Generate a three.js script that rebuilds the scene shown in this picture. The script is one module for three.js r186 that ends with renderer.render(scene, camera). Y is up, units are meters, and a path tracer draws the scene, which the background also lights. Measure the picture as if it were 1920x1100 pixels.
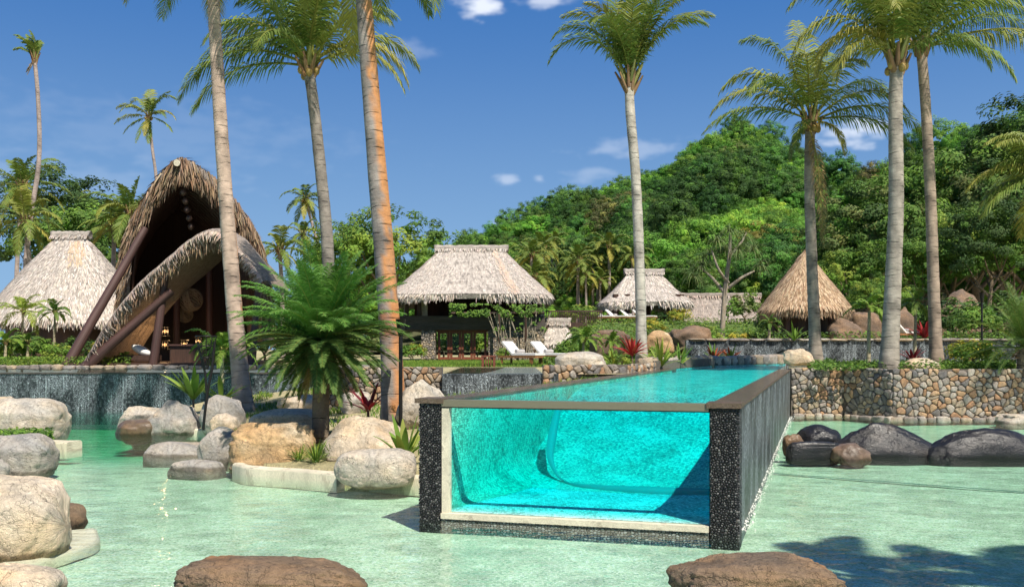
import * as THREE from 'three';
import { mergeGeometries, mergeVertices } from 'three/addons/utils/BufferGeometryUtils.js';
import { ImprovedNoise } from 'three/addons/math/ImprovedNoise.js';

// ---------------------------------------------------------------- camera, sky, sun, exposure
const W = 1920, H = 1100, F = 1750, HZ = 655, EYE = 2.2;
const scene = new THREE.Scene();
const camera = new THREE.PerspectiveCamera(2 * Math.atan(H / 2 / F) * 180 / Math.PI, W / H, 0.1, 3000);
camera.position.set(0, EYE, 0);
camera.lookAt(0, EYE, -10);
camera.setViewOffset(W, H, 0, -(HZ - H / 2), W, H);
camera.updateProjectionMatrix();
const renderer = new THREE.WebGLRenderer();
renderer.toneMapping = THREE.LinearToneMapping;
renderer.toneMappingExposure = 1.42;
renderer.shadowMap.enabled = true;
const SUN_AZ = 40 * Math.PI / 180, SUN_EL = 62 * Math.PI / 180;
const toSun = new THREE.Vector3(Math.sin(SUN_AZ) * Math.cos(SUN_EL), Math.sin(SUN_EL), Math.cos(SUN_AZ) * Math.cos(SUN_EL));
const sun = new THREE.DirectionalLight(new THREE.Color().setRGB(1, 0.93, 0.81), 5);
sun.position.copy(toSun).multiplyScalar(200); sun.target.position.set(0, 0, -40);
sun.castShadow = true; sun.shadow.mapSize.set(4096, 4096);
Object.assign(sun.shadow.camera, { left: -120, right: 120, top: 120, bottom: -120, near: 1, far: 600 });
scene.add(sun, sun.target);

// ---------------------------------------------------------------- small tools
const V3 = THREE.Vector3, R = Math.PI / 180;
const at = (px, py, d) => new V3((px - 960) / F * d, EYE - (py - HZ) / F * d, -d);
const onY = (px, d, y) => new V3((px - 960) / F * d, y, -d);
const v3 = (x, y, z) => new V3(x, y, z);
function mulberry(a) { return () => { a |= 0; a = a + 0x6D2B79F5 | 0; let t = Math.imul(a ^ a >>> 15, 1 | a); t = t + Math.imul(t ^ t >>> 7, 61 | t) ^ t; return ((t ^ t >>> 14) >>> 0) / 4294967296; }; }
let rnd = mulberry(7);
const rr = (a, b) => a + (b - a) * rnd();
const clamp = (x, a = 0, b = 1) => Math.min(b, Math.max(a, x));
const lerp = (a, b, t) => a + (b - a) * t;
const sstep = (a, b, x) => { const t = clamp((x - a) / (b - a)); return t * t * (3 - 2 * t); };
const perlin = new ImprovedNoise();
const n3 = (x, y, z) => perlin.noise(x, y, z);
const fbm3 = (x, y, z, o = 4) => { let s = 0, a = 0.5, f = 1; for (let i = 0; i < o; i++) { s += a * n3(x * f + i * 7.3, y * f + i * 3.1, z * f - i * 5.7); a *= 0.5; f *= 2.03; } return s; };
// tiling value noise for textures
function hash(i, j, s) { let h = Math.imul(i, 374761393) + Math.imul(j, 668265263) + Math.imul(s, 1274126177); h = Math.imul(h ^ h >>> 13, 1274126177); return ((h ^ h >>> 16) >>> 0) / 4294967296; }
function vn(u, v, pu, pv, s) {
  const x = u * pu, y = v * pv, i = Math.floor(x), j = Math.floor(y), a = x - i, b = y - j, sa = a * a * (3 - 2 * a), sb = b * b * (3 - 2 * b);
  const m = (k, p) => ((k % p) + p) % p;
  const h = (p, q) => hash(m(p, pu), m(q, pv), s);
  return lerp(lerp(h(i, j), h(i + 1, j), sa), lerp(h(i, j + 1), h(i + 1, j + 1), sa), sb);
}
function fbm(u, v, pu, pv, s, o = 4) { let r = 0, a = 0.5, t = 0; for (let k = 0; k < o; k++) { r += a * vn(u, v, pu << k, pv << k, s + k); t += a; a *= 0.55; } return r / t; }
function cell(u, v, p, q, s) {
  const x = u * p, y = v * q, i = Math.floor(x), j = Math.floor(y); let a = 9, b = 9, id = 0;
  for (let dj = -1; dj < 2; dj++) for (let di = -1; di < 2; di++) {
    const ii = ((i + di) % p + p) % p, jj = ((j + dj) % q + q) % q, X = i + di + 0.15 + 0.7 * hash(ii, jj, s), Y = j + dj + 0.15 + 0.7 * hash(ii, jj, s + 9), d = Math.hypot(X - x, Y - y);
    if (d < a) { b = a; a = d; id = hash(ii, jj, s + 21); } else if (d < b) b = d;
  }
  return [a, b, id];
}
function tex(n, fn, srgb = false) {
  const d = new Uint8Array(n * n * 4);
  for (let y = 0, o = 0; y < n; y++) for (let x = 0; x < n; x++, o += 4) {
    let c = fn((x + 0.5) / n, (y + 0.5) / n); if (typeof c === 'number') c = [c, c, c];
    for (let k = 0; k < 3; k++) d[o + k] = clamp(c[k]) * 255; d[o + 3] = 255;
  }
  const t = new THREE.DataTexture(d, n, n); t.wrapS = t.wrapT = THREE.RepeatWrapping; t.magFilter = THREE.LinearFilter; t.minFilter = THREE.LinearMipmapLinearFilter;
  if (srgb) t.colorSpace = THREE.SRGBColorSpace; t.needsUpdate = true; return t;
}
const rep = (t, u, v) => { const c = t.clone(); c.repeat.set(u, v); c.needsUpdate = true; return c; };
const C = (r, g, b) => new THREE.Color().setRGB(r, g, b);
function mat(color, o = {}) { return new THREE.MeshStandardMaterial({ color, roughness: 0.85, metalness: 0, side: THREE.DoubleSide, ...o }); }
function soft(color, o = {}) { return new THREE.MeshPhysicalMaterial({ color, roughness: 0.5, side: THREE.DoubleSide, specularIntensity: 0.45, ...o }); }
function leafMat(o = {}) { return new THREE.MeshPhysicalMaterial({ color: C(1, 1, 1), vertexColors: true, roughness: 0.7, specularIntensity: 0.35, transmission: 0.0, side: THREE.DoubleSide, ...o }); }

// ---------------------------------------------------------------- sky
{
  const w = 4096, h = 1024 * 2, d = new Float32Array(w * h * 4);
  const clouds = [];   // [azimuth from the view axis, elevation, half width, half height] in radians, strength
  const dir = (px, py) => [Math.atan((px - 960) / F), Math.atan((HZ - py) / Math.hypot(F, px - 960))];
  for (const [px, py, a, b, s] of [[897, 12, 50, 22, 0.75], [1010, 2, 60, 12, 0.5], [950, 338, 26, 12, 0.3], [1200, 276, 110, 18, 0.2], [1100, 328, 60, 14, 0.16], [1597, 247, 60, 26, 0.6], [1012, 336, 12, 8, 0.25], [945, 418, 20, 8, 0.3], [300, 250, 330, 60, 0.05], [100, 330, 300, 40, 0.08], [760, 95, 60, 20, 0.12]]) clouds.push([...dir(px, py), a / F, b / F, s]);
  const cr = mulberry(99);
  for (let k = 0; k < 46; k++) { const a = 0.75 + cr() * (2 * Math.PI - 1.5); clouds.push([a, 0.08 + cr() * 0.7, 0.03 + cr() * 0.12, 0.01 + cr() * 0.03, 0.2 + cr() * 0.5]); }
  const zen = [0.017, 0.075, 0.25], mid = [0.04, 0.14, 0.375], low = [0.22, 0.37, 0.55];
  for (let y = 0; y < h; y++) {
    const el = ((y + 0.5) / h - 0.5) * Math.PI, t1 = Math.pow(sstep(0.0, 0.42, el), 0.7), t2 = sstep(0.2, 1.0, el), o0 = y * w * 4;
    const c = el >= 0 ? [0, 1, 2].map((k) => lerp(lerp(low[k], mid[k], t1), zen[k], t2)) : [0.16, 0.2, 0.18], r = c[0], g = c[1], b = c[2];
    for (let o = o0; o < o0 + w * 4; o += 4) { d[o] = r; d[o + 1] = g; d[o + 2] = b; d[o + 3] = 1; }
  }
  for (const [ca, ce, rw, rh, st] of clouds) {      // each cloud only where it stands
    const y0 = Math.max(0, Math.floor(((ce - rh * 1.6) / Math.PI + 0.5) * h)), y1 = Math.min(h - 1, Math.ceil(((ce + rh * 1.6) / Math.PI + 0.5) * h)), xc = ((ca - Math.PI / 2) / (2 * Math.PI) + 0.5) * w, xr = rw * 1.5 / (2 * Math.PI) * w;
    for (let y = y0; y <= y1; y++) for (let xx = Math.floor(xc - xr); xx <= xc + xr; xx++) {
      const el = ((y + 0.5) / h - 0.5) * Math.PI, az = ca + (xx + 0.5 - xc) / w * 2 * Math.PI, q = Math.hypot((az - ca) / rw, (el - ce) / rh); if (q > 1.6) continue;
      const c = st * sstep(1.15, 0.1, q + fbm3(az * 34, el * 90, 3.3, 5) * 1.35), o = (y * w + ((xx % w) + w) % w) * 4; if (c <= 0) continue;
      d[o] = lerp(d[o], 0.8, c); d[o + 1] = lerp(d[o + 1], 0.83, c); d[o + 2] = lerp(d[o + 2], 0.88, c);
    }
  }
  const t = new THREE.DataTexture(d, w, h, THREE.RGBAFormat, THREE.FloatType);
  t.mapping = THREE.EquirectangularReflectionMapping; t.magFilter = t.minFilter = THREE.LinearFilter; t.needsUpdate = true;
  scene.background = t; scene.environment = t;
}

// ---------------------------------------------------------------- scene graph tools
const taken = new Map();
function numbered(n) { const k = taken.get(n) ?? 0; taken.set(n, k + 1); return k ? n + '_' + String(k).padStart(3, '0') : n; }
function shade(m) { m.castShadow = m.receiveShadow = true; return m; }
function tag(o, label, category, group, kind) { o.userData.label = label; o.userData.category = category; if (group) o.userData.group = group; if (kind) o.userData.kind = kind; return o; }
function thing(name, label, category, p = v3(0, 0, 0), group) { const g = new THREE.Group(); g.name = numbered(name); g.position.copy(p); scene.add(g); return tag(g, label, category, group); }
// geometry given in world axes is moved to the thing's own base
function baseOf(o) { while (o.parent && o.parent !== scene) o = o.parent; return o.position; }
function part(parent, name, geo, m, local = false) {
  const me = shade(new THREE.Mesh(geo, m)); me.name = name; parent.add(me);
  if (!local) { const b = baseOf(parent); geo.translate(-b.x, -b.y, -b.z); }
  return me;
}
function single(name, label, category, geo, m, group, kind) { const me = shade(new THREE.Mesh(geo, m)); me.name = numbered(name); scene.add(me); tag(me, label, category, group, kind); return me; }
function structure(name, label, category, geo, m) { return single(name, label, category, geo, m, undefined, 'structure'); }
function copy(root, p, label, turn = 0, s = 1) { const c = root.clone(); c.name = numbered(root.name.replace(/_\d{3}$/, '')); c.userData = { ...root.userData }; if (label) c.userData.label = label; c.position.copy(p); c.rotation.y = turn; c.scale.setScalar(s); scene.add(c); return c; }

// ---------------------------------------------------------------- geometry collector
class B {
  constructor() { this.p = []; this.u = []; this.c = []; this.i = []; }
  get n() { return this.p.length / 3; }
  v(p, u = 0, w = 0, c) { this.p.push(p.x, p.y, p.z); this.u.push(u, w); if (c) this.c.push(c[0], c[1], c[2]); else this.c.push(1, 1, 1); return this.n - 1; }
  t(a, b, c) { this.i.push(a, b, c); }
  q(a, b, c, d) { this.i.push(a, b, c, a, c, d); }
  quad(p0, p1, p2, p3, c, us = 1) { const w = p0.distanceTo(p1) * us, h = p0.distanceTo(p3) * us; const a = this.v(p0, 0, 0, c), b = this.v(p1, w, 0, c), e = this.v(p2, w, h, c), f = this.v(p3, 0, h, c); this.q(a, b, e, f); return this; }
  // grid of points: fn(i, j) -> point
  grid(ni, nj, fn, o = {}) {
    const s = this.n;
    for (let j = 0; j <= nj; j++) for (let i = 0; i <= ni; i++) { const p = fn(i / ni, j / nj); const uv = o.uv ? o.uv(i / ni, j / nj, p) : [p.x, p.z]; this.v(p, uv[0], uv[1], o.col ? o.col(i / ni, j / nj, p) : undefined); }
    for (let j = 0; j < nj; j++) for (let i = 0; i < ni; i++) { const a = s + j * (ni + 1) + i; this.q(a, a + 1, a + ni + 2, a + ni + 1); }
    return this;
  }
  tube(pts, rad, seg = 8, o = {}) {
    const s = this.n; let len = 0; const ref = o.ref ?? v3(0.31, 0, 0.95);
    for (let k = 0; k < pts.length; k++) {
      const d = pts[Math.min(k + 1, pts.length - 1)].clone().sub(pts[Math.max(k - 1, 0)]).normalize();
      if (k) len += pts[k].distanceTo(pts[k - 1]);
      const x = new V3().crossVectors(d, Math.abs(d.dot(ref)) > 0.95 ? v3(1, 0, 0.1) : ref).normalize(), y = new V3().crossVectors(x, d);
      const r = typeof rad === 'function' ? rad(k / (pts.length - 1)) : rad;
      for (let a = 0; a <= seg; a++) {
        const th = a / seg * 2 * Math.PI, nrm = x.clone().multiplyScalar(Math.cos(th)).addScaledVector(y, Math.sin(th));
        const p = pts[k].clone().addScaledVector(nrm, r * (o.wob ? o.wob(k / (pts.length - 1), th) : 1));
        this.v(p, a / seg * 2 * Math.PI * (o.ur ?? r), len, o.col ? o.col(k / (pts.length - 1), nrm, p) : undefined);
      }
    }
    for (let k = 0; k < pts.length - 1; k++) for (let a = 0; a < seg; a++) { const b = s + k * (seg + 1) + a; this.q(b, b + seg + 1, b + seg + 2, b + 1); }
    if (o.cap) for (const [k, f] of [[0, 1], [pts.length - 1, -1]]) { const c = this.v(pts[k], 0, 0, o.col ? o.col(k ? 1 : 0, v3(0, f, 0), pts[k]) : undefined); for (let a = 0; a < seg; a++) this.t(c, s + k * (seg + 1) + a, s + k * (seg + 1) + a + 1); }
    return this;
  }
  box(cx, cy, cz, sx, sy, sz, turn = 0, c) {
    const g = new THREE.BoxGeometry(sx, sy, sz), b = this.n; const P = g.attributes.position, N = g.attributes.normal, U = g.attributes.uv;
    const ca = Math.cos(turn), sa = Math.sin(turn);
    for (let k = 0; k < P.count; k++) {
      const x = P.getX(k), y = P.getY(k), z = P.getZ(k), nx = Math.abs(N.getX(k)), ny = Math.abs(N.getY(k));
      this.v(v3(cx + x * ca + z * sa, cy + y, cz - x * sa + z * ca), nx > 0.5 ? z : x, ny > 0.5 ? z : y, c);
    }
    for (let k = 0; k < g.index.count; k++) this.i.push(b + g.index.getX(k)); return this;
  }
  // bar between two points with a rectangular section
  bar(a, b, w, h) {
    const d = b.clone().sub(a), L = d.length(); d.normalize(); const x = new V3().crossVectors(d, Math.abs(d.y) > 0.9 ? v3(0, 0, 1) : v3(0, 1, 0)).normalize(), y = new V3().crossVectors(x, d);
    const P = (p, i, j) => p.clone().addScaledVector(x, i * w / 2).addScaledVector(y, j * h / 2), q = [[-1, -1], [1, -1], [1, 1], [-1, 1]];
    for (let k = 0; k < 4; k++) { const m = q[k], n = q[(k + 1) % 4]; this.quad(P(a, ...m), P(a, ...n), P(b, ...n), P(b, ...m)); }
    this.quad(P(a, ...q[0]), P(a, ...q[1]), P(a, ...q[2]), P(a, ...q[3])); this.quad(P(b, ...q[0]), P(b, ...q[1]), P(b, ...q[2]), P(b, ...q[3])); return this;
  }
  geo(flat = false) {
    const g = new THREE.BufferGeometry();
    g.setAttribute('position', new THREE.Float32BufferAttribute(this.p, 3)); g.setAttribute('uv', new THREE.Float32BufferAttribute(this.u, 2)); g.setAttribute('color', new THREE.Float32BufferAttribute(this.c, 3));
    g.setIndex(this.i); g.computeVertexNormals(); return g;
  }
}
const jit = (c, k) => { const a = 1 + (rnd() - 0.5) * 2 * k; return [c[0] * a * (1 + (rnd() - 0.5) * k), c[1] * a, c[2] * a * (1 + (rnd() - 0.5) * k)]; };
const mixc = (a, b, t) => [lerp(a[0], b[0], t), lerp(a[1], b[1], t), lerp(a[2], b[2], t)];

// ---------------------------------------------------------------- textures and materials
const T = {};
T.straw = tex(512, (u, v) => { const a = fbm(u, v, 128, 8, 1, 2), b = fbm(u, v, 12, 12, 5, 4), c = vn(u, v, 256, 40, 8); return clamp(0.28 + 0.55 * a + 0.28 * (c - 0.5) + 0.35 * (b - 0.5)); });
T.rock = tex(768, (u, v) => {       // mottled stone: warm and cool patches, grains, hairline cracks, pale lichen
  const a = fbm(u, v, 5, 5, 11, 6), s = vn(u, v, 260, 260, 15), g = fbm(u, v, 40, 40, 16, 3), w = fbm(u, v, 4, 4, 18, 4), cr = Math.abs(fbm(u, v, 7, 7, 17, 4) - 0.5), crack = 1 - 0.45 * (1 - sstep(0.0, 0.018, cr)), li = sstep(0.62, 0.7, fbm(u, v, 14, 14, 19, 4));
  const k = clamp((0.72 + 0.7 * (a - 0.5) * 0.75 + 0.22 * (s - 0.5) + 0.36 * (g - 0.5)) * crack + 0.12 * li);
  return [k * (0.94 + 0.22 * (w - 0.4)), k * 0.95, k * (0.95 - 0.28 * (w - 0.4))];
});
T.bark = tex(512, (u, v) => { const n = fbm(u, v, 3, 5, 22, 3), w = v + 0.05 * (n - 0.5), r = (w * 11) % 1, m = sstep(0.35, 0.65, fbm(u, v, 5, 11, 28, 3)), ring = (1 - sstep(0, 0.16, r)) * m; const f = fbm(u, v, 9, 40, 25, 4), s = vn(u, v, 120, 120, 29), g = fbm(u, v, 3, 4, 20, 4); return clamp(0.78 - 0.62 * ring + 0.45 * (f - 0.5) + 0.14 * (s - 0.5) + 0.5 * (g - 0.5)); });
T.wood = tex(256, (u, v) => clamp(0.45 + 0.6 * (fbm(u, v, 48, 3, 31, 3) - 0.4) + 0.3 * (fbm(u, v, 6, 2, 35, 2) - 0.4)));
T.grit = tex(512, (u, v) => clamp(0.5 + 0.5 * (fbm(u, v, 24, 24, 41, 4) - 0.5) + 0.5 * (vn(u, v, 220, 220, 45) - 0.5)));
T.soil = tex(512, (u, v) => { const a = fbm(u, v, 5, 5, 51, 6), b = vn(u, v, 150, 150, 55); return [0.32 + 0.5 * (a - 0.5) + 0.25 * b, 0.3 + 0.45 * (a - 0.5) + 0.24 * b, 0.2 + 0.3 * (a - 0.5) + 0.12 * b]; });
T.floor = tex(768, (u, v) => {     // pale pebble mosaic of the lower pool
  const [a, b, id] = cell(u, v, 110, 110, 61), big = fbm(u, v, 7, 7, 66, 5), e = sstep(0.03, 0.2, b - a);
  const base = id < 0.2 ? [0.75, 0.8, 0.69] : id < 0.45 ? [0.9, 0.91, 0.81] : id < 0.75 ? [0.83, 0.88, 0.76] : id < 0.93 ? [0.97, 0.96, 0.89] : [0.62, 0.7, 0.6];
  const k = (0.86 + 0.14 * e) * (0.8 + 0.44 * big);
  return base.map((x) => x * k);
}, true);
T.ripple = tex(512, (u, v) => { const a = fbm(u, v, 14, 22, 71, 4), b = fbm(u, v, 40, 64, 75, 3); return clamp(0.5 + 0.55 * (a - 0.5) + 0.55 * (b - 0.5)); });
T.pebble = tex(512, (u, v) => {    // small black and grey pebbles set in mortar
  const [a, b, id] = cell(u, v, 40, 64, 81), e = sstep(0.02, 0.3, b - a), k = 0.05 + 0.3 * id * id;
  return [k, k * 1.04, k * 1.06].map((x) => x * e * (1.1 - 0.5 * a) + 0.012);
});
T.pebbleH = tex(512, (u, v) => { const [a, b] = cell(u, v, 40, 64, 81); return sstep(0.0, 0.45, b - a); });
T.fall = tex(768, (u, v) => {      // thin water sheet running over dark pebbles: white threads of water
  const [a, b, id] = cell(u, v, 64, 40, 91), e = sstep(0.02, 0.3, b - a), th = Math.pow(fbm(u, v, 90, 3, 95, 3), 3.2), pat = fbm(u, v, 8, 3, 99, 3);
  const sp = sstep(0.6, 0.95, vn(u, v, 260, 90, 97)) * sstep(0.35, 0.65, pat);
  const k = (0.03 + 0.13 * id * id) * (0.3 + 0.7 * e) + 0.45 * th * sstep(0.3, 0.7, pat) + 0.55 * sp;
  return [k * 0.86, k * 0.98, k * 1.05];
});
T.tile = tex(512, (u, v) => { const [a, b, id] = cell(u, v, 60, 60, 101), e = sstep(0.02, 0.2, b - a), big = fbm(u, v, 6, 6, 105, 4); const k = (0.35 + 0.65 * id) * (0.5 + 0.5 * e) * (0.45 + 1.1 * big); return [k * 0.85, k * 1.0, k * 0.95].map((x) => x * 1.15); });
T.cream = tex(512, (u, v) => { const a = fbm(u, v, 5, 5, 111, 5), b = vn(u, v, 180, 180, 115), m = sstep(0.62, 0.75, fbm(u, v, 10, 10, 118, 4)); const k = 0.62 + 0.35 * (a - 0.5) + 0.16 * (b - 0.5); return [k * (1 - 0.3 * m), k * (0.93 - 0.3 * m), k * (0.76 - 0.25 * m)]; });
T.grass = tex(512, (u, v) => { const a = fbm(u, v, 8, 8, 121, 5), b = vn(u, v, 190, 190, 125); const k = 0.6 + 0.7 * (a - 0.5) + 0.5 * (b - 0.5); return [k * 0.16, k * 0.27, k * 0.05]; });

const M = {};
M.thatchOld = mat(C(0.5, 0.42, 0.36), { map: rep(T.straw, 0.4, 0.4), bumpMap: rep(T.straw, 0.4, 0.4), bumpScale: 0.06, roughness: 0.95 });
M.thatchGrey = mat(C(0.66, 0.585, 0.51), { map: rep(T.straw, 0.4, 0.4), bumpMap: rep(T.straw, 0.4, 0.4), bumpScale: 0.06, roughness: 0.95 });
M.thatchTan = mat(C(0.54, 0.35, 0.2), { map: rep(T.straw, 0.4, 0.4), bumpMap: rep(T.straw, 0.4, 0.4), bumpScale: 0.06, roughness: 0.95 });
M.strawV = mat(C(1, 1, 1), { vertexColors: true, roughness: 0.9 });
M.thatchIn = mat(C(0.5, 0.39, 0.3), { map: rep(T.straw, 0.7, 0.7), bumpMap: rep(T.straw, 0.7, 0.7), bumpScale: 0.05, roughness: 0.9 });
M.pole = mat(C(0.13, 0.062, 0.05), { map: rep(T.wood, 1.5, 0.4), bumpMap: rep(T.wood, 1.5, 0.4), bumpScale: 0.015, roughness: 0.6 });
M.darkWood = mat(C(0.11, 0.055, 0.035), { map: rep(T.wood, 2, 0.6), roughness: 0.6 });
M.redWood = mat(C(0.3, 0.09, 0.045), { map: rep(T.wood, 2, 0.6), roughness: 0.5 });
M.teak = mat(C(0.52, 0.24, 0.09), { map: rep(T.wood, 3, 0.8), roughness: 0.55 });
M.white = mat(C(0.8, 0.78, 0.74), { roughness: 0.9, bumpMap: rep(T.grit, 2, 2), bumpScale: 0.004 });
M.grey = mat(C(0.38, 0.36, 0.35), { roughness: 0.9 });
M.black = mat(C(0.018, 0.017, 0.016), { roughness: 0.45, metalness: 0.4 });
M.rock = mat(C(1.38, 1.36, 1.32), { vertexColors: true, map: rep(T.rock, 0.7, 0.7), bumpMap: rep(T.rock, 0.9, 0.9), bumpScale: 0.045, roughness: 0.88 });
M.wetRock = soft(C(1, 1, 1), { vertexColors: true, specularIntensity: 0.8, map: rep(T.rock, 0.6, 0.6), bumpMap: rep(T.rock, 0.8, 0.8), bumpScale: 0.012, roughness: 0.3 });
M.stones = [[0.5, 0.4, 0.3], [0.32, 0.28, 0.25], [0.58, 0.46, 0.33], [0.6, 0.4, 0.24], [0.42, 0.37, 0.33], [0.24, 0.22, 0.21], [0.56, 0.5, 0.43], [0.52, 0.31, 0.18]].map((c) => mat(C(...c), { map: rep(T.rock, 1.6, 1.6), bumpMap: rep(T.rock, 2, 2), bumpScale: 0.025, roughness: 0.9 }));
M.stoneV = mat(C(1, 1, 1), { vertexColors: true, map: rep(T.rock, 1.6, 1.6), roughness: 0.9 });
M.mortar = mat(C(0.22, 0.185, 0.15), { map: T.grit, roughness: 1 });
M.pebbles = [[0.02, 0.021, 0.022], [0.045, 0.045, 0.045], [0.1, 0.1, 0.1], [0.012, 0.012, 0.013]].map((c) => c);
M.pebbleV = mat(C(1, 1, 1), { vertexColors: true, roughness: 0.38 });
M.pebbleWall = mat(C(1, 1, 1), { map: rep(T.pebble, 0.6, 0.6), bumpMap: rep(T.pebbleH, 0.6, 0.6), bumpScale: 0.02, roughness: 0.4 });
M.fall = soft(C(1, 1, 1), { map: rep(T.fall, 0.36, 0.36), bumpMap: rep(T.fall, 0.36, 0.36), bumpScale: 0.05, roughness: 0.4 });
M.darkStone = mat(C(0.13, 0.11, 0.095), { map: rep(T.rock, 1.2, 1.2), bumpMap: rep(T.rock, 2, 2), bumpScale: 0.03, roughness: 0.9 });
M.cream = mat(C(1, 0.97, 0.9), { map: rep(T.cream, 0.6, 0.6), bumpMap: rep(T.grit, 1, 1), bumpScale: 0.01, roughness: 0.9 });
M.tile = mat(C(1, 1, 1), { map: rep(T.tile, 0.5, 0.5), roughness: 0.7 });
M.tileWarm = mat(C(0.95, 0.95, 0.8), { map: rep(T.tile, 0.5, 0.5), roughness: 0.7 });
M.tileGreen = mat(C(0.82, 0.98, 0.76), { map: rep(T.tile, 0.5, 0.5), bumpMap: rep(T.tile, 0.5, 0.5), bumpScale: 0.03, roughness: 0.7 });
M.poolFloor = mat(C(0.72, 0.71, 0.71), { map: rep(T.floor, 0.42, 0.42), roughness: 0.8 });
M.bronze = mat(C(0.2, 0.18, 0.12), { roughness: 0.45, metalness: 0.3, bumpMap: rep(T.grit, 3, 3), bumpScale: 0.003 });
M.coping = mat(C(0.17, 0.115, 0.07), { map: rep(T.rock, 1, 1), bumpMap: rep(T.rock, 2, 2), bumpScale: 0.02, roughness: 0.5 });
M.soil = mat(C(1, 0.92, 0.8), { map: rep(T.soil, 0.4, 0.4), bumpMap: rep(T.grit, 0.7, 0.7), bumpScale: 0.03, roughness: 1 });
M.grassG = mat(C(1, 1, 1), { map: rep(T.grass, 0.3, 0.3), bumpMap: rep(T.grit, 1, 1), bumpScale: 0.03, roughness: 1 });
M.forestFloor = mat(C(0.16, 0.17, 0.07), { map: rep(T.grit, 0.1, 0.1), roughness: 1 });
M.trunkGrey = mat(C(1, 1, 1), { vertexColors: true, map: rep(T.bark, 0.6, 0.5), bumpMap: rep(T.bark, 0.6, 0.5), bumpScale: 0.02, roughness: 0.9 });
M.bark = mat(C(0.2, 0.15, 0.1), { map: rep(T.bark, 1, 0.5), bumpMap: rep(T.bark, 1, 0.5), bumpScale: 0.05, roughness: 0.95 });
M.paleBark = mat(C(0.42, 0.36, 0.28), { map: rep(T.rock, 2, 1), roughness: 0.9 });
M.frond = leafMat({ roughness: 0.55, transmission: 0.35 });
M.leaf = leafMat({ roughness: 0.75, transmission: 0.42 });
M.plainV = mat(C(1, 1, 1), { vertexColors: true, roughness: 0.85 });
// water: a clear sheet that mirrors, above a body that absorbs
M.sheet = new THREE.MeshPhysicalMaterial({ color: C(0.97, 1, 0.99), transmission: 1, thickness: 0, ior: 1.25, specularIntensity: 0.4, roughness: 0.04, bumpMap: rep(T.ripple, 0.24, 0.24), bumpScale: 0.016, side: THREE.DoubleSide });
const body = (c, dist) => new THREE.MeshPhysicalMaterial({ color: C(1, 1, 1), transmission: 1, thickness: 1, ior: 1.001, roughness: 0, transparent: true, opacity: 0.02, attenuationColor: C(...c), attenuationDistance: dist, specularIntensity: 0 });
M.lowBody = body([0.64, 0.9, 0.82], 1.2);
M.tankBody = body([0.012, 0.75, 0.83], 2.7);
M.sheetLow = M.sheet.clone(); M.sheetLow.specularIntensity = 0.62; M.sheetLow.bumpScale = 0.02; M.sheetLow.bumpMap = rep(T.ripple, 0.17, 0.17);
M.glass = new THREE.MeshPhysicalMaterial({ color: C(0.9, 1, 0.98), transmission: 1, thickness: 0, ior: 1.25, roughness: 0.0, side: THREE.DoubleSide });

// ================================================================ setting: ground, pools, retaining walls
const area2 = (p) => p.reduce((s, [x, d], k) => { const q = p[(k + 1) % p.length]; return s + x * q[1] - q[0] * d; }, 0);
const upTri = (l, t) => { const [a, b, c] = t.map((k) => l[k]); return (b[0] - a[0]) * (c[1] - a[1]) - (c[0] - a[0]) * (b[1] - a[1]) > 0 ? t : [t[0], t[2], t[1]]; };
function prism(poly, y0, y1, o = {}) {          // poly: [x, d] pairs (d = metres in front of the camera); faces point outwards
  const b = new B(), flip = area2(poly) < 0; let run = 0;
  for (let k = 0; k < poly.length; k++) {
    const [x0, d0] = poly[k], [x1, d1] = poly[(k + 1) % poly.length]; if (o.skip?.includes(k)) continue;
    const L = Math.hypot(x1 - x0, d1 - d0), s = b.n;
    b.v(v3(x0, y0, -d0), run, y0); b.v(v3(x1, y0, -d1), run + L, y0); b.v(v3(x1, y1, -d1), run + L, y1); b.v(v3(x0, y1, -d0), run, y1); flip ? b.q(s, s + 3, s + 2, s + 1) : b.q(s, s + 1, s + 2, s + 3); run += L;
  }
  const tri = THREE.ShapeUtils.triangulateShape(poly.map(([x, d]) => new THREE.Vector2(x, -d)), []);
  for (const y of [o.top === false ? null : y1, o.bottom === false ? null : y0]) { if (y === null) continue; const s = b.n; poly.forEach(([x, d]) => b.v(v3(x, y, -d), x, -d)); tri.forEach((t0) => { const t = upTri(poly, t0); y === y1 ? b.t(s + t[0], s + t[1], s + t[2]) : b.t(s + t[0], s + t[2], s + t[1]); }); }
  return b.geo();
}
function sheet(poly, y, holes = []) {
  const b = new B(), all = [...poly, ...holes.flat()];
  const tri = THREE.ShapeUtils.triangulateShape(poly.map(([x, d]) => new THREE.Vector2(x, -d)), holes.map((h) => h.map(([x, d]) => new THREE.Vector2(x, -d))));
  all.forEach(([x, d]) => b.v(v3(x, y, -d), x, -d)); tri.forEach((t0) => { const t = upTri(all, t0); b.t(t[0], t[1], t[2]); });
  return b.geo();
}
const basin = [[-45, -14], [-45, 39.5], [-5.8, 39.5], [-5.8, 26.4], [-1.96, 26.4], [-1.96, 36], [0.9, 36], [0.9, 26.4], [3.2, 26.4], [4.6, 30.6], [8.7, 40], [13.3, 45], [9.25, 31.1], [11.04, 31.1], [11.99, 29.5], [45, 29.5], [45, -14]];
structure('ground', 'brown and green garden earth spreading around the pools', 'ground', sheet([[-700, -500], [-700, 900], [700, 900], [700, -500]], 1.5, [basin.slice().reverse()]), M.soil);
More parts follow.
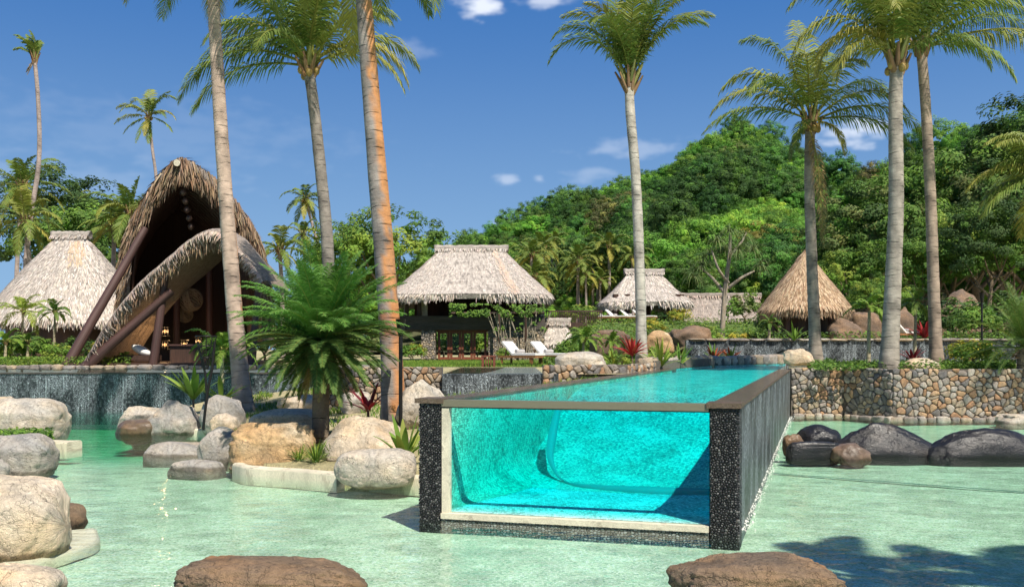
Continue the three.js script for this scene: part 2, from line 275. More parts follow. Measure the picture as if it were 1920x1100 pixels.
structure('pool_floor', 'pale pebbled floor beneath the wide lower pool', 'pool floor', new B().grid(90, 60, (u, v) => { const x = lerp(-45, 45, u), d = lerp(-14, 33.4, v); return v3(x, -0.17 - 0.5 * sstep(17, 27, d) * sstep(-3, -8.5, x) - 0.05 * sstep(-0.1, 0.5, fbm3(x * 0.25, d * 0.25, 6)), -d); }).geo(), M.poolFloor);
structure('pool_water', 'clear pale green water of the wide lower pool', 'water', prism([[-44.9, -13.9], [-44.9, 33.3], [44.9, 33.3], [44.9, -13.9]], -0.8, -0.006), M.lowBody);
structure('water_surface', 'rippled surface of the wide lower pool', 'water', sheet([[-45, -14], [-45, 33.45], [45, 33.45], [45, -14]], 0.0), M.sheetLow);
{ // dark tiled line on the lower pool floor, and the low underwater shelf before the dark rocks
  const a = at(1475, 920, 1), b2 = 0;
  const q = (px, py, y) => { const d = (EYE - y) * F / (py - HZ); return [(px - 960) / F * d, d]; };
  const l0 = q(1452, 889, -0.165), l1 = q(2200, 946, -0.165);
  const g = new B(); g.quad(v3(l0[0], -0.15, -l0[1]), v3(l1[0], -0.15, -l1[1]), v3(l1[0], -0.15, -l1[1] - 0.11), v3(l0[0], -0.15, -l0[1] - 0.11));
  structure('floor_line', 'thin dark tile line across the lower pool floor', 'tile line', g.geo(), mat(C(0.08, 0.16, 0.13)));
}

// ---- stones: cells of a jittered lattice, each its own domed stone
function voronoi(w, h, s, rng) {
  const pts = [], rows = Math.ceil(h / (s * 0.85)) + 1, cols = Math.ceil(w / s) + 1;
  for (let j = -1; j <= rows; j++) for (let i = -1; i <= cols; i++) pts.push([(i + (j & 1 ? 0.5 : 0) + (rng() - 0.5) * 1.0) * s, (j + (rng() - 0.5) * 1.0) * s * 0.85]);
  if (s > 0.1) for (let k = pts.length - 1; k >= 0; k--) if (rng() < 0.24) pts.splice(k, 1);
  const out = [];
  for (const p of pts) {
    if (p[0] < 0 || p[0] > w || p[1] < 0 || p[1] > h) continue;
    let poly = [[0, 0], [w, 0], [w, h], [0, h]];
    for (const q of pts) {
      if (q === p) continue; const dx = q[0] - p[0], dy = q[1] - p[1]; if (dx * dx + dy * dy > 16 * s * s) continue;
      const mx = (p[0] + q[0]) / 2, my = (p[1] + q[1]) / 2, side = (r) => (r[0] - mx) * dx + (r[1] - my) * dy, next = [];
      for (let k = 0; k < poly.length; k++) { const a = poly[k], b = poly[(k + 1) % poly.length], sa = side(a), sb = side(b); if (sa <= 0) next.push(a); if (sa * sb < 0) { const t = sa / (sa - sb); next.push([lerp(a[0], b[0], t), lerp(a[1], b[1], t)]); } }
      poly = next; if (poly.length < 3) break;
    }
    if (poly.length >= 3) out.push({ c: [poly.reduce((s2, a) => s2 + a[0], 0) / poly.length, poly.reduce((s2, a) => s2 + a[1], 0) / poly.length], poly });
  }
  return out;
}
function stoneInto(b, st, O, U, V, N, depth, gap, col, rng) {
  let r = st.poly; const nx = []; for (let k = 0; k < r.length; k++) { const a = r[k], c = r[(k + 1) % r.length]; nx.push([lerp(a[0], c[0], 0.22), lerp(a[1], c[1], 0.22)], [lerp(a[0], c[0], 0.78), lerp(a[1], c[1], 0.78)]); } r = nx;
  const [cx, cy] = st.c, mean = r.reduce((s, p) => s + Math.hypot(p[0] - cx, p[1] - cy), 0) / r.length, k0 = Math.max(0.3, 1 - gap / mean);
  const P = (x, y, z) => O.clone().addScaledVector(U, x).addScaledVector(V, y).addScaledVector(N, z), s = b.n, m = r.length, tilt = [(rng() - 0.5) * 0.5, (rng() - 0.5) * 0.5];
  const add = (k, z) => r.forEach(([x, y]) => { const X = cx + (x - cx) * k, Y = cy + (y - cy) * k; b.v(P(X, Y, z + (z > 0 ? ((X - cx) * tilt[0] + (Y - cy) * tilt[1]) * 0.5 : 0)), X * 1.0 + cx * 3, Y * 1.0 + cy * 5, col); });
  add(k0, -0.03); add(k0 * 0.96, depth * 0.55); add(k0 * 0.74, depth * 0.95);
  const c = b.v(P(cx, cy, depth * (1 + (rng() - 0.5) * 0.2)), cx * 4, cy * 6, col);
  for (let k = 0; k < m; k++) { const n = (k + 1) % m; b.q(s + k, s + n, s + m + n, s + m + k); b.q(s + m + k, s + m + n, s + 2 * m + n, s + 2 * m + k); b.t(s + 2 * m + k, s + 2 * m + n, c); }
}
function wallThing(name, label, pts, y0, y1, thick, s, depth, seed, cat = 'stone wall', capM) {   // pts: the face, from left to right as seen, [x, d]
  const t = thing(name, label, cat, v3(pts[0][0], y0, -pts[0][1]));
  const back = pts.map(([x, d]) => [x, d + thick]).reverse();
  part(t, 'core', prism([...pts.map(([x, d]) => [x, d + 0.01]), ...back], y0, y1 - 0.03), M.mortar);
  const all = [], rng = mulberry(seed);
  for (let k = 0; k < pts.length - 1; k++) {
    const a = v3(pts[k][0], y0, -pts[k][1]), b = v3(pts[k + 1][0], y0, -pts[k + 1][1]), U = b.clone().sub(a), L = U.length(); U.normalize();
    for (const st of voronoi(L, y1 - y0, s, rng)) { let A = 0; st.poly.forEach((p, m) => { const q = st.poly[(m + 1) % st.poly.length]; A += p[0] * q[1] - q[0] * p[1]; }); all.push([A, st, a, U]); }
  }
  all.sort((p, q) => q[0] - p[0]); const rest = new B();
  all.forEach(([A, st, a, U], n) => {
    const N = new V3().crossVectors(U, v3(0, 1, 0)).normalize(), m = M.stones[Math.floor(rng() * M.stones.length)], b = n < 300 ? new B() : rest;
    stoneInto(b, st, a, U, v3(0, 1, 0), N, depth * (0.6 + 0.8 * rng()), 0.009, n < 300 ? undefined : m.color.toArray(), rng); if (n < 300) part(t, 'stone', b.geo(), m);
  });
  if (rest.n) part(t, 'small_stones', rest.geo(), M.stoneV).userData.kind = 'stuff';
  return t;
}
function copingRow(t, pts, y, w, hgt, seed, name = 'coping_stone') {     // flat irregular stones in a row along [x, d] points
  const rng = mulberry(seed);
  for (let k = 0; k < pts.length - 1; k++) {
    const a = v3(pts[k][0], y, -pts[k][1]), b = v3(pts[k + 1][0], y, -pts[k + 1][1]), U = b.clone().sub(a), L = U.length(); U.normalize();
    const N = new V3().crossVectors(U, v3(0, 1, 0)).normalize().negate();
    for (let x = 0; x < L;) {
      const l = Math.min(L - x, w * (0.7 + rng() * 0.8)); if (l < 0.08) break;
      const g = new THREE.IcosahedronGeometry(1, 3), P = g.attributes.position, hh = hgt * (0.8 + rng() * 0.5), sd = rng() * 99;
      for (let i = 0; i < P.count; i++) {
        const p = v3(P.getX(i), P.getY(i), P.getZ(i)), q = (v, e) => Math.sign(v) * Math.pow(Math.abs(v), e), nn = 1 + 0.22 * n3(p.x * 1.7 + sd, p.y * 1.7, p.z * 1.7);
        const e = p.clone(); e.set(q(e.x, 0.55), q(e.y, 0.6), q(e.z, 0.55)).multiplyScalar(nn);
        const wpt = a.clone().addScaledVector(U, x + l / 2 + e.x * (l / 2 - 0.012)).addScaledVector(N, w * 0.35 + e.z * w * 0.42); wpt.y += e.y * hh / 2; P.setXYZ(i, wpt.x, wpt.y, wpt.z);
      }
      g.deleteAttribute('normal'); g.deleteAttribute('uv'); const gg = mergeVertices(g, 1e-4); gg.computeVertexNormals();
      const uv = []; for (let i = 0; i < gg.attributes.position.count; i++) uv.push(gg.attributes.position.getX(i) + gg.attributes.position.getZ(i) * 0.6, gg.attributes.position.getY(i) + gg.attributes.position.getZ(i) * 0.7); gg.setAttribute('uv', new THREE.Float32BufferAttribute(uv, 2));
      part(t, name, gg, M.stones[[0, 1, 2, 4, 6, 4][Math.floor(rng() * 6)]]); x += l;
    }
  }
}
// right retaining wall with its angled return, which the sun does not reach
{
  const t = wallThing('rubble_retaining_wall', 'tall brown rubble stone wall with a shaded angled return beside the dark tank wall', [[9.28, 31], [11.04, 31], [11.99, 29.35], [16.8, 29.35]], -0.15, 1.6, 0.4, 0.185, 0.045, 301);
  copingRow(t, [[9.3, 30.85], [10.95, 30.85], [11.85, 29.2], [17.8, 29.2]], -0.02, 0.34, 0.2, 305, 'foot_stone');
}
// stone wall behind the island
wallThing('island_back_wall', 'pale rubble stone wall behind the cycad island', [[-5.6, 26.2], [-1.96, 26.2]], 0.3, 1.72, 0.35, 0.155, 0.045, 320);
// left infinity edge
{
  const t = thing('infinity_edge_wall', 'long dark pebble wall with water sheeting down beneath the great hall', 'pool wall', v3(-20, -0.5, -33.5));
  part(t, 'face', prism([[-45, 33.5], [-5.7, 33.5], [-5.7, 33.85], [-45, 33.85]], -0.5, 1.355), M.fall);
  part(t, 'lip', new B().box(-25.35, 1.345, -33.62, 39.3, 0.05, 0.3).geo(), M.darkStone);
}
structure('upper_pool_floor', 'dark green tiled floor of the infinity pool by the great hall', 'pool floor', sheet([[-45, 33.86], [-45, 39.5], [-5.8, 39.5], [-5.8, 33.86]], 1.0), mat(C(0.12, 0.2, 0.17), { map: rep(T.tile, 0.5, 0.5) }));
structure('upper_pool_surface', 'still water of the infinity pool by the great hall', 'water', sheet([[-45, 33.45], [-45, 39.5], [-5.8, 39.5], [-5.8, 33.45]], 1.385), M.sheet);
{
  const t = thing('pool_kerb', 'row of pale kerb stones edging the infinity pool by the great hall', 'kerb', v3(-20, 1.4, -39.5));
  copingRow(t, [[-22.5, 39.3], [-5.8, 39.3]], 1.44, 0.5, 0.2, 330);
}
// middle infinity edge
{
  const t = thing('small_infinity_wall', 'short dark pebble wall with thin falling water below the sun loungers', 'pool wall', v3(-0.5, 0, -26));
  part(t, 'face', prism([[-1.95, 26], [1.3, 26], [1.3, 26.3], [-1.95, 26.3]], -0.5, 1.52), M.fall);
}
structure('middle_pool_floor', 'green tiled floor of the pool below the sun loungers', 'pool floor', sheet([[-1.95, 26.3], [-1.95, 36], [0.9, 36], [0.9, 26.3]], 1.2), M.tile);
structure('middle_pool_surface', 'still water of the pool below the sun loungers', 'water', sheet([[-1.95, 25.98], [-1.95, 36], [0.9, 36], [0.9, 25.98]], 1.545), M.sheet);
// rough dark ledge beside the long pool
wallThing('rough_stone_ledge', 'dark lichen-spotted stone ledge along the long pool below the red plant', [[0.86, 25.9], [3.4, 27.4], [4.75, 30.9]], 0.8, 1.78, 0.5, 0.2, 0.06, 340);

// ---------------------------------------------------------------- the long pool with its glass end
const CL = [-1.229, 12.15], CR = [2.685, 11.03];
const uL = Math.hypot(CR[0] - CL[0], CR[1] - CL[1]), uu = [(CR[0] - CL[0]) / uL, (CR[1] - CL[1]) / uL], aL = Math.hypot(0.3286, 1), aa = [0.3286 / aL, 1 / aL];
const pt = (s, t) => [CL[0] + uu[0] * s + aa[0] * t, CL[1] + uu[1] * s + aa[1] * t];
const p3 = (s, t, y) => { const q = pt(s, t); return v3(q[0], y, -q[1]); };
const WL = 1.55, SO = 0.33, SI = uL - 0.35, LEN = 20.95;
{
  const base = pt(uL / 2, 0), t = thing('glass_ended_pool', 'long raised pool with a clear glass end between dark pebble posts', 'pool', v3(base[0], -0.5, -base[1]));
  const U = p3(1, 0, 0).sub(p3(0, 0, 0)).normalize(), A = p3(0, 1, 0).sub(p3(0, 0, 0)).normalize();
  // posts, clad in black pebbles
  for (const [s0, s1, seed] of [[0, SO, 401], [SI, uL, 402]]) {
    const post = part(t, 'post', prism([pt(s0 + 0.02, 0.02), pt(s1 - 0.02, 0.02), pt(s1 - 0.02, 0.36), pt(s0 + 0.02, 0.36)], -0.5, 1.5), M.mortar);
    const rng = mulberry(seed), b = new B();
    const col = () => { const k = rng(); return k < 0.55 ? [0.014, 0.015, 0.016] : k < 0.85 ? [0.035, 0.035, 0.036] : [0.11, 0.11, 0.105]; };
    const face = (O, Ux, len) => { const N = new V3().crossVectors(Ux, v3(0, 1, 0)).normalize(); for (const st of voronoi(len, 2.0, 0.034, rng)) stoneInto(b, st, O, Ux, v3(0, 1, 0), N, 0.022, 0.003, col(), rng); };
    face(p3(s0 + 0.01, 0.015, -0.5), U, s1 - s0 - 0.02);
    face(p3(s1 - 0.015, 0.01, -0.5), A, 0.36);
    const pe = part(post, 'pebbles', b.geo(), M.pebbleV); pe.userData.kind = 'stuff';
    part(t, 'post_cap', prism([pt(s0 - 0.03, -0.03), pt(s1 + 0.03, -0.03), pt(s1 + 0.03, 0.4), pt(s0 - 0.03, 0.4)], 1.503, 1.565), M.coping);
  }
  // side walls
  const sw = part(t, 'side_wall', prism([pt(uL, 0.38), pt(uL, LEN), pt(SI, LEN), pt(SI, 0.38)], -0.5, 1.5), M.fall); sw.userData.label = 'dark pebble side wall with water streaming down';
  part(t, 'side_wall', prism([pt(0, 0.38), pt(SO, 0.38), pt(SO, LEN), pt(0, LEN)], -0.5, 1.5), M.pebbleWall);
  part(t, 'wall_coping', prism([pt(SI - 0.02, 0.42), pt(uL + 0.02, 0.42), pt(uL + 0.02, LEN), pt(SI - 0.02, LEN)], 1.503, 1.54), M.coping);
  part(t, 'wall_coping', prism([pt(-0.02, 0.42), pt(SO + 0.02, 0.42), pt(SO + 0.02, LEN), pt(-0.02, LEN)], 1.503, 1.54), M.coping);
  // front frame
  part(t, 'top_beam', prism([pt(SO, -0.012), pt(SI, -0.012), pt(SI, 0.14), pt(SO, 0.14)], 1.462, 1.552), M.bronze);
  part(t, 'seal', prism([pt(SO, 0.03), pt(SI, 0.03), pt(SI, 0.1), pt(SO, 0.1)], 1.445, 1.46), M.black);
  part(t, 'sill', prism([pt(SO, -0.03), pt(SI, -0.03), pt(SI, 0.26), pt(SO, 0.26)], 0.02, 0.09), M.cream);
  part(t, 'plinth', prism([pt(SO, -0.01), pt(SI, -0.01), pt(SI, 0.26), pt(SO, 0.26)], -0.5, 0.018), M.pebbleWall);
  part(t, 'jamb', prism([pt(SO + 0.003, 0.0), pt(SO + 0.1, 0.0), pt(SO + 0.1, 0.1), pt(SO + 0.003, 0.1)], 0.09, 1.444), M.cream);
  part(t, 'glass_pane', prism([pt(SO + 0.1, 0.06), pt(SI, 0.06), pt(SI, 0.066), pt(SO + 0.1, 0.066)], 0.09, 1.444, { skip: [1, 2, 3], top: false, bottom: false }), M.glass);
  // basin
  const bas = [pt(SO + 0.004, 0.1), pt(SI - 0.004, 0.1), [8.88, 31], [13.2, 44.9], [8.7, 39.95], [4.65, 30.6], pt(SO + 0.004, LEN - 1)];
  const bs = part(t, 'basin', prism(bas, 0.095, 1.5, { skip: [0], top: false }), M.tile); bs.material.side = THREE.DoubleSide;
  // added dark tube under water, drawing a curved dark line before the ramp
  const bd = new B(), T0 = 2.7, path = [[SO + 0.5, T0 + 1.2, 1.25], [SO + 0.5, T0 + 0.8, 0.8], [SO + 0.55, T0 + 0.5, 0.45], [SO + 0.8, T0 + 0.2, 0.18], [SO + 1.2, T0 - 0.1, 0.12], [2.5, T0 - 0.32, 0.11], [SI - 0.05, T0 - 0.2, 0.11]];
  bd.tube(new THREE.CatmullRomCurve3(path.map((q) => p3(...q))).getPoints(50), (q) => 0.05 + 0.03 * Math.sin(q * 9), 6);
  const cove = new B(); cove.grid(60, 8, (u, v) => { const a = v * Math.PI / 2, r = 0.03 + 0.42 * sstep(0, 0.12, u), uu2 = u; return p3(SO + 0.008 + r * (1 - Math.cos(a)), lerp(0.12, LEN - 1.2, uu2), 0.098 + r * (1 - Math.sin(a))); }, { uv: (u, v) => [u * 20, v * 0.7] }); part(t, 'cove', cove.geo(), M.tileGreen);
  const lin = new B(); lin.quad(p3(SO + 0.009, 0.1, 0.1), p3(SO + 0.009, LEN - 1.2, 0.1), p3(SO + 0.009, LEN - 1.2, 1.5), p3(SO + 0.009, 0.1, 1.5)); part(t, 'side_lining', lin.geo(), M.tileGreen);
  const fo = new B(), fr = mulberry(455); for (let k = 0; k < 900; k++) { const q = Math.pow(fr(), 1.3) * (LEN - 0.5) + 0.3, r = 0.003 + 0.008 * fr(), c = p3(uL + 0.01 + 0.16 * fr() * fr(), q, 0.003 + 0.012 * fr()); fo.tube([c.clone().add(v3(-r, 0, 0)), c, c.clone().add(v3(r, 0, 0))], (z) => r * (0.2 + 0.8 * Math.sin(Math.PI * z)), 5); } part(t, 'splash', fo.geo(), M.white).userData.kind = 'stuff';
  part(t, 'dark_line_tube', bd.geo(), mat(C(0.2, 0.36, 0.34), { roughness: 0.6 }));
  // added rising floor, shaped so the water over it looks shallow and bright
  const SH = 1.42, added_ramp = new B(); added_ramp.grid(12, 70, (u, v) => { const q = 2.6 + Math.pow(v, 1.15) * (LEN - 3.8); return p3(lerp(SO + 0.012, SI - 0.012, u), q - 0.35 * Math.sin(u * Math.PI) * sstep(9, 4, q), 0.097 + (SH - 0.097) * sstep(2.6, 7.6, q) + 0.02 * n3(u * 5, q * 1.5, 3) * sstep(2.6, 4, q)); }, { uv: (u, v) => [u * 3.4, v * 17] }); part(t, 'added_ramp', added_ramp.geo(), M.tileWarm);
  part(t, 'added_shallow_floor', sheet([pt(SO + 0.012, LEN - 1.2), pt(SI - 0.012, LEN - 1.2), [8.86, 30.95], [13.15, 44.8], [8.75, 39.8], [4.7, 30.5]], SH), M.tileWarm);
  const inner = [pt(SO + 0.01, 0.075), pt(SI - 0.01, 0.075), [8.86, 30.95], [13.15, 44.8], [8.75, 39.8], [4.7, 30.5], pt(SO + 0.01, LEN - 1.05)];
  structure('long_pool_water', 'turquoise water filling the glass ended pool', 'water', prism(inner, 0.1, WL - 0.012), M.tankBody);
  structure('long_pool_surface', 'rippled surface of the glass ended pool', 'water', sheet([pt(-0.02, 0.142), pt(uL + 0.02, 0.142), [9.25, 31.0], [13.25, 44.95], [8.7, 40], [4.6, 30.6], pt(-0.02, LEN - 1)].slice().reverse(), WL + 0.004), M.sheet);
}
// coping stones round the far end of the long pool
{
  const t = thing('pool_rear_wall', 'low pale rubble wall closing the far end of the long pool', 'stone wall', v3(8.7, 1.5, -40));
  part(t, 'core', prism([[4.7, 30.9], [8.75, 40.05], [13.3, 45.1], [13.3, 45.5], [8.5, 40.5], [4.4, 31.1]], 1.2, 1.82), M.mortar);
  copingRow(t, [[4.55, 30.8], [8.65, 39.95], [13.3, 45.0]], 1.7, 0.6, 0.42, 350);
}
// ---------------------------------------------------------------- second terrace on the right with its dark weir wall
{
  const t = thing('upper_terrace_wall', 'long dark wet pebble wall of the second terrace behind the palms', 'pool wall', v3(20, 1.5, -46));
  part(t, 'face', prism([[8.6, 46], [40, 46], [40, 46.4], [8.6, 46.4]], 1.4, 2.66), M.fall);
  copingRow(t, [[8.7, 45.9], [26, 45.9]], 2.68, 0.8, 0.12, 360);
}
structure('terrace_ground', 'raised earth of the second terrace around the conical hut', 'ground', prism([[8.6, 46.42], [60, 46.42], [60, 90], [20, 90]], 1.4, 2.62), M.soil);
// slope below the hill pavilion
const slopeY = (x, d) => 1.5 + 2.7 * sstep(47, 70, d) * sstep(1.0, 6.0, x) * sstep(40, 22, x) + 0.25 * fbm3(x * 0.3, d * 0.3, 1) * sstep(47, 52, d);
{
  const b = new B(); b.grid(60, 60, (u, v) => { const x = lerp(0.5, 42, u), d = lerp(46.6, 92, v); return v3(x, slopeY(x, d) + 0.01, -d); });
  structure('garden_slope', 'planted garden slope rising to the hill pavilion', 'slope', b.geo(), M.grassG);
}
structure('lawn', 'bright mown lawn in front of the central house', 'lawn', sheet([[-9, 39.6], [-9, 60], [3.5, 60], [3.5, 37], [-5.7, 37], [-5.7, 39.6]], 1.506), M.grassG);

// ---------------------------------------------------------------- island
const shore = [[-10.7, 26.2], [-10.1, 24.9], [-7.5, 24.3], [-6.7, 21], [-6.0, 19], [-5.0, 16.95], [-2.77, 15.55], [-0.95, 15.05], [-0.3, 15.0]];
const rear = [[-10.7, 26.4], [-9.6, 30], [-7.4, 31], [-5.75, 30.4], [-5.6, 26.15], [-3, 26.15], [0, 26.15], [1.6, 26.15], [3.05, 26.15]];
const along = (l, t) => { const x = clamp(t) * (l.length - 1), i = Math.min(l.length - 2, Math.floor(x)), f = x - i; return [lerp(l[i][0], l[i + 1][0], f), lerp(l[i][1], l[i + 1][1], f)]; };
function islandY(x, d) { let m = 99; for (let k = 0; k < 200; k++) { const q = along(shore, k / 199); m = Math.min(m, Math.hypot(q[0] - x, q[1] - d)); } return 0.12 + 0.125 * m + 0.05 * fbm3(x * 0.9, d * 0.9, 4); }
{
  const b = new B(); b.grid(90, 50, (u, v) => { const a = along(shore, u), c = along(rear, u), x = lerp(a[0], c[0], v), d = lerp(a[1], c[1], v); return v3(x, v === 0 ? -0.5 : islandY(x, d), -d); });
  structure('island_ground', 'brown leaf-littered earth of the planted island', 'ground', b.geo(), M.soil);
}
function kerb(name, label, pts, w, y0, y1) {     // rounded cream kerb
  const t = thing(name, label, 'kerb', v3(pts[0][0], y0, -pts[0][1])), b = new B(), n = 40;
  const curve = new THREE.CatmullRomCurve3(pts.map(([x, d]) => v3(x, 0, -d)));
  const prof = [[-w / 2, y0], [-w / 2, y1 - 0.05], [-w / 2 + 0.015, y1 - 0.02], [-w / 2 + 0.05, y1], [w / 2 - 0.05, y1], [w / 2 - 0.015, y1 - 0.02], [w / 2, y1 - 0.05], [w / 2, y0]];
  const S = (u, k) => { const p = curve.getPoint(u), d = curve.getTangent(u), x = v3(-d.z, 0, d.x); return v3(p.x + x.x * k[0], k[1] + 0.012 * n3(p.x * 3, p.z * 3, k[0] * 9), p.z + x.z * k[0]); };
  b.grid(n, prof.length - 1, (u, v) => S(u, prof[Math.round(v * (prof.length - 1))]), { uv: (u, v) => [u * 3, v * 0.8] });
  for (const u of [0, 1]) { const s = b.n; prof.forEach((k) => { const p = S(u, k); b.v(p, p.x, p.y); }); for (let k = 1; k < prof.length - 1; k++) b.t(s, s + k, s + k + 1); }
  part(t, 'kerb_body', b.geo(), M.cream); return t;
}
kerb('cream_kerb', 'cream concrete kerb holding the grass tuft on the island', [[-4.95, 16.85], [-4.6, 16.4], [-3.7, 15.95], [-2.85, 15.5]], 0.22, -0.16, 0.16);
kerb('cream_kerb', 'cream kerb between the flat grey boulder and the dark post', [[-2.3, 15.6], [-1.55, 15.2], [-1.0, 15.0]], 0.3, -0.16, 0.15);
kerb('cream_kerb', 'low cream kerb under the grey boulders by the torch', [[-8.9, 24.75], [-8.1, 24.4], [-7.0, 24.0]], 0.3, -0.16, 0.13);
kerb('cream_kerb', 'cream ledge sticking out below the big pale boulder', [[-11.2, 20.6], [-10.2, 20.5], [-9.55, 20.35]], 0.5, -0.16, 0.2);
kerb('cream_kerb', 'cream submerged kerb curving round the huge tan boulder', [[-5.4, 9.2], [-5.15, 10.0], [-5.0, 10.8], [-5.35, 11.6]], 0.35, -0.16, -0.03);

// ---------------------------------------------------------------- boulders
const RK = { grey: [[0.46, 0.42, 0.38], [0.34, 0.32, 0.3], [0.56, 0.45, 0.33]], pale: [[0.62, 0.55, 0.46], [0.5, 0.45, 0.39], [0.62, 0.5, 0.37]], tan: [[0.66, 0.52, 0.36], [0.56, 0.48, 0.39], [0.68, 0.46, 0.26]], orange: [[0.6, 0.41, 0.22], [0.4, 0.25, 0.13], [0.64, 0.53, 0.38]], brown: [[0.27, 0.17, 0.095], [0.13, 0.1, 0.075], [0.42, 0.2, 0.075]], dark: [[0.018, 0.018, 0.021], [0.03, 0.028, 0.03], [0.07, 0.052, 0.04]], redbrown: [[0.26, 0.17, 0.11], [0.18, 0.13, 0.1], [0.36, 0.23, 0.13]] };
function rock(label, x0, y0, x1, y1, d, tone, o = {}) {
  const c = at((x0 + x1) / 2, (y0 + y1) / 2, d), rx = (x1 - x0) / 2 / F * d, hh = (y1 - y0) / F * d, ry = hh * (o.sink ?? 0.62), rz = rx * (o.deep ?? 0.8), cy = c.y + hh / 2 - ry, seed = o.seed ?? x0 * 0.37 + y0 * 0.11;
  const g0 = new THREE.IcosahedronGeometry(1, o.detail ?? 18); g0.deleteAttribute('normal'); g0.deleteAttribute('uv'); const g = mergeVertices(g0, 1e-5), P = g.attributes.position, cols = [], uv = [], pal = RK[tone], lump = o.lump ?? 0.28, e = o.box ?? 0.85;
  const q = (v) => Math.sign(v) * Math.pow(Math.abs(v), e);
  for (let i = 0; i < P.count; i++) {
    const p = v3(P.getX(i), P.getY(i), P.getZ(i)); const k = 1 + lump * (n3(p.x * 1.1 + seed, p.y * 1.1, p.z * 1.1 + seed) * 1.1 + 0.35 * n3(p.x * 2.7, p.y * 2.7 + seed, p.z * 2.7)) + (o.rough ?? 0.05) * fbm3(p.x * 6 + seed, p.y * 6, p.z * 6, 3);
    let s = v3(q(p.x), q(p.y), q(p.z)).multiplyScalar(k);
    if (o.peak) { const f = Math.max(0, s.y); s.x = s.x * (1 - o.peak * f) + (o.px ?? 0) * f; s.z *= 1 - o.peak * f; }
    if (o.layers) s.multiplyScalar(1 + o.layers * (Math.abs(((s.y * 3.3 + 0.5 * n3(s.x * 2, s.y * 2, seed) + 9) % 1) - 0.5) - 0.25));
    const x = s.x * rx, y = s.y * ry + (o.lean ?? 0) * x, z = s.z * rz; P.setXYZ(i, x, y, z);
    const a = fbm3(x * 1.3 + seed, y * 1.3, z * 1.3, 4) * 1.5 + 0.5, b = sstep(0.12, 0.42, fbm3(x * 0.9 - seed, y * 0.9 + 5, z * 0.9, 4));
    let cc = mixc(pal[0], pal[1], clamp(a)); cc = mixc(cc, pal[2], b * 0.9); if (cy - ry < 0.05 && cy + ry > 0.1) { const wl = sstep(0.02, -0.02, cy + y - 0.045 - 0.07 * fbm3(x * 2.2 + seed, 0, z * 2.2, 3)); cc = mixc(cc, [cc[0] * 0.42, cc[1] * 0.4, cc[2] * 0.36], wl); } cols.push(...cc); uv.push(Math.atan2(y, z) * Math.max(ry, rz) * 0.9, x + 0.15 * y);
  }
  g.setAttribute('color', new THREE.Float32BufferAttribute(cols, 3)); g.setAttribute('uv', new THREE.Float32BufferAttribute(uv, 2)); g.computeVertexNormals();
  const me = single(o.name ?? 'boulder', label, o.cat ?? 'boulder', g, o.wet ? M.wetRock : M.rock, o.group); me.position.set(c.x, cy, c.z); me.rotation.y = o.turn ?? 0; return me;
}
rock('huge smooth tan boulder overhanging the lower pool', -110, 890, 124, 1062, 10.2, 'tan', { box: 0.75, lump: 0.12, deep: 0.7, sink: 0.55 });
rock('tan boulder with pale rounded top below the huge tan boulder', -60, 1058, 112, 1150, 8.5, 'tan', { lump: 0.16, deep: 0.7 });
rock('small brown pointed rock poking out behind the huge tan boulder', 92, 943, 162, 990, 11.8, 'brown', { lump: 0.2, detail: 8 });
rock('grey boulder with tan top below the plants and the big pale boulder', -50, 813, 100, 888, 16.9, 'grey', { lump: 0.15, box: 0.75 });
rock('sliver of grey boulder between the huge tan boulder and a grey boulder', -50, 862, 14, 900, 15.8, 'grey', { detail: 8 });
rock('big pale dome-shaped boulder beside the cream ledge', -30, 744, 126, 832, 21.5, 'pale', { lump: 0.14, sink: 0.56 });
rock('small tan boulder peeping out behind the big pale boulder', -40, 742, 22, 775, 25, 'tan', { detail: 8 });
rock('flat pale tan boulder behind the dark brown wet stone', 232, 764, 318, 806, 25.4, 'pale', { box: 0.7 });
rock('dark brown wet stone at the tip of the island', 222, 784, 294, 824, 24.4, 'brown', { wet: true, lump: 0.2, detail: 10 });
rock('grey peaked boulder beside the torch foot', 284, 753, 372, 812, 24.6, 'grey', { peak: 0.3, lump: 0.25 });
rock('big grey boulder with a tan crown beside the torch', 378, 742, 458, 806, 24.2, 'grey', { lump: 0.2 });
rock('small tan block leaning on the big grey boulder', 396, 776, 444, 812, 23.2, 'tan', { lump: 0.25, detail: 9, rough: 0.08 });
rock('long grey and tan boulder lying at the water under the upright grey stone', 276, 829, 394, 880, 19.6, 'grey', { box: 0.7, lump: 0.12 });
rock('low grey stone lying in the water before the orange boulder', 318, 861, 420, 904, 17.2, 'grey', { lump: 0.2, deep: 0.6 });
rock('upright grey stone pressed against the orange boulder', 376, 806, 448, 876, 18.5, 'grey', { lump: 0.2, box: 0.75 });
rock('large layered orange sandstone boulder before the cycad', 436, 792, 586, 876, 17.3, 'orange', { box: 0.6, lump: 0.16, layers: 0.12, rough: 0.1, deep: 0.6 });
rock('flat tan slab lying behind the orange sandstone boulder', 470, 768, 610, 806, 19.6, 'tan', { box: 0.65, lump: 0.14, sink: 0.75 });
rock('tan peaked boulder between the cycad and the orange-stained palm', 612, 782, 772, 860, 17.2, 'tan', { peak: 0.35, lump: 0.22, px: -0.1, rough: 0.06 });
rock('flat grey lens-shaped boulder overhanging the cream kerb', 630, 840, 784, 916, 15.0, 'pale', { lump: 0.1, box: 0.8, sink: 0.5, deep: 0.55 });
rock('pale pointed rock against the stone wall behind the dark post', 742, 716, 832, 790, 19.5, 'pale', { peak: 0.4, lump: 0.3, rough: 0.08 });
rock('small tan rock in the grass behind the cycad trunk', 520, 742, 600, 770, 24.5, 'tan', { detail: 9, group: undefined });
rock('pale tan rock in the grass by the red cordyline', 640, 735, 700, 775, 24.6, 'pale', { detail: 9 });
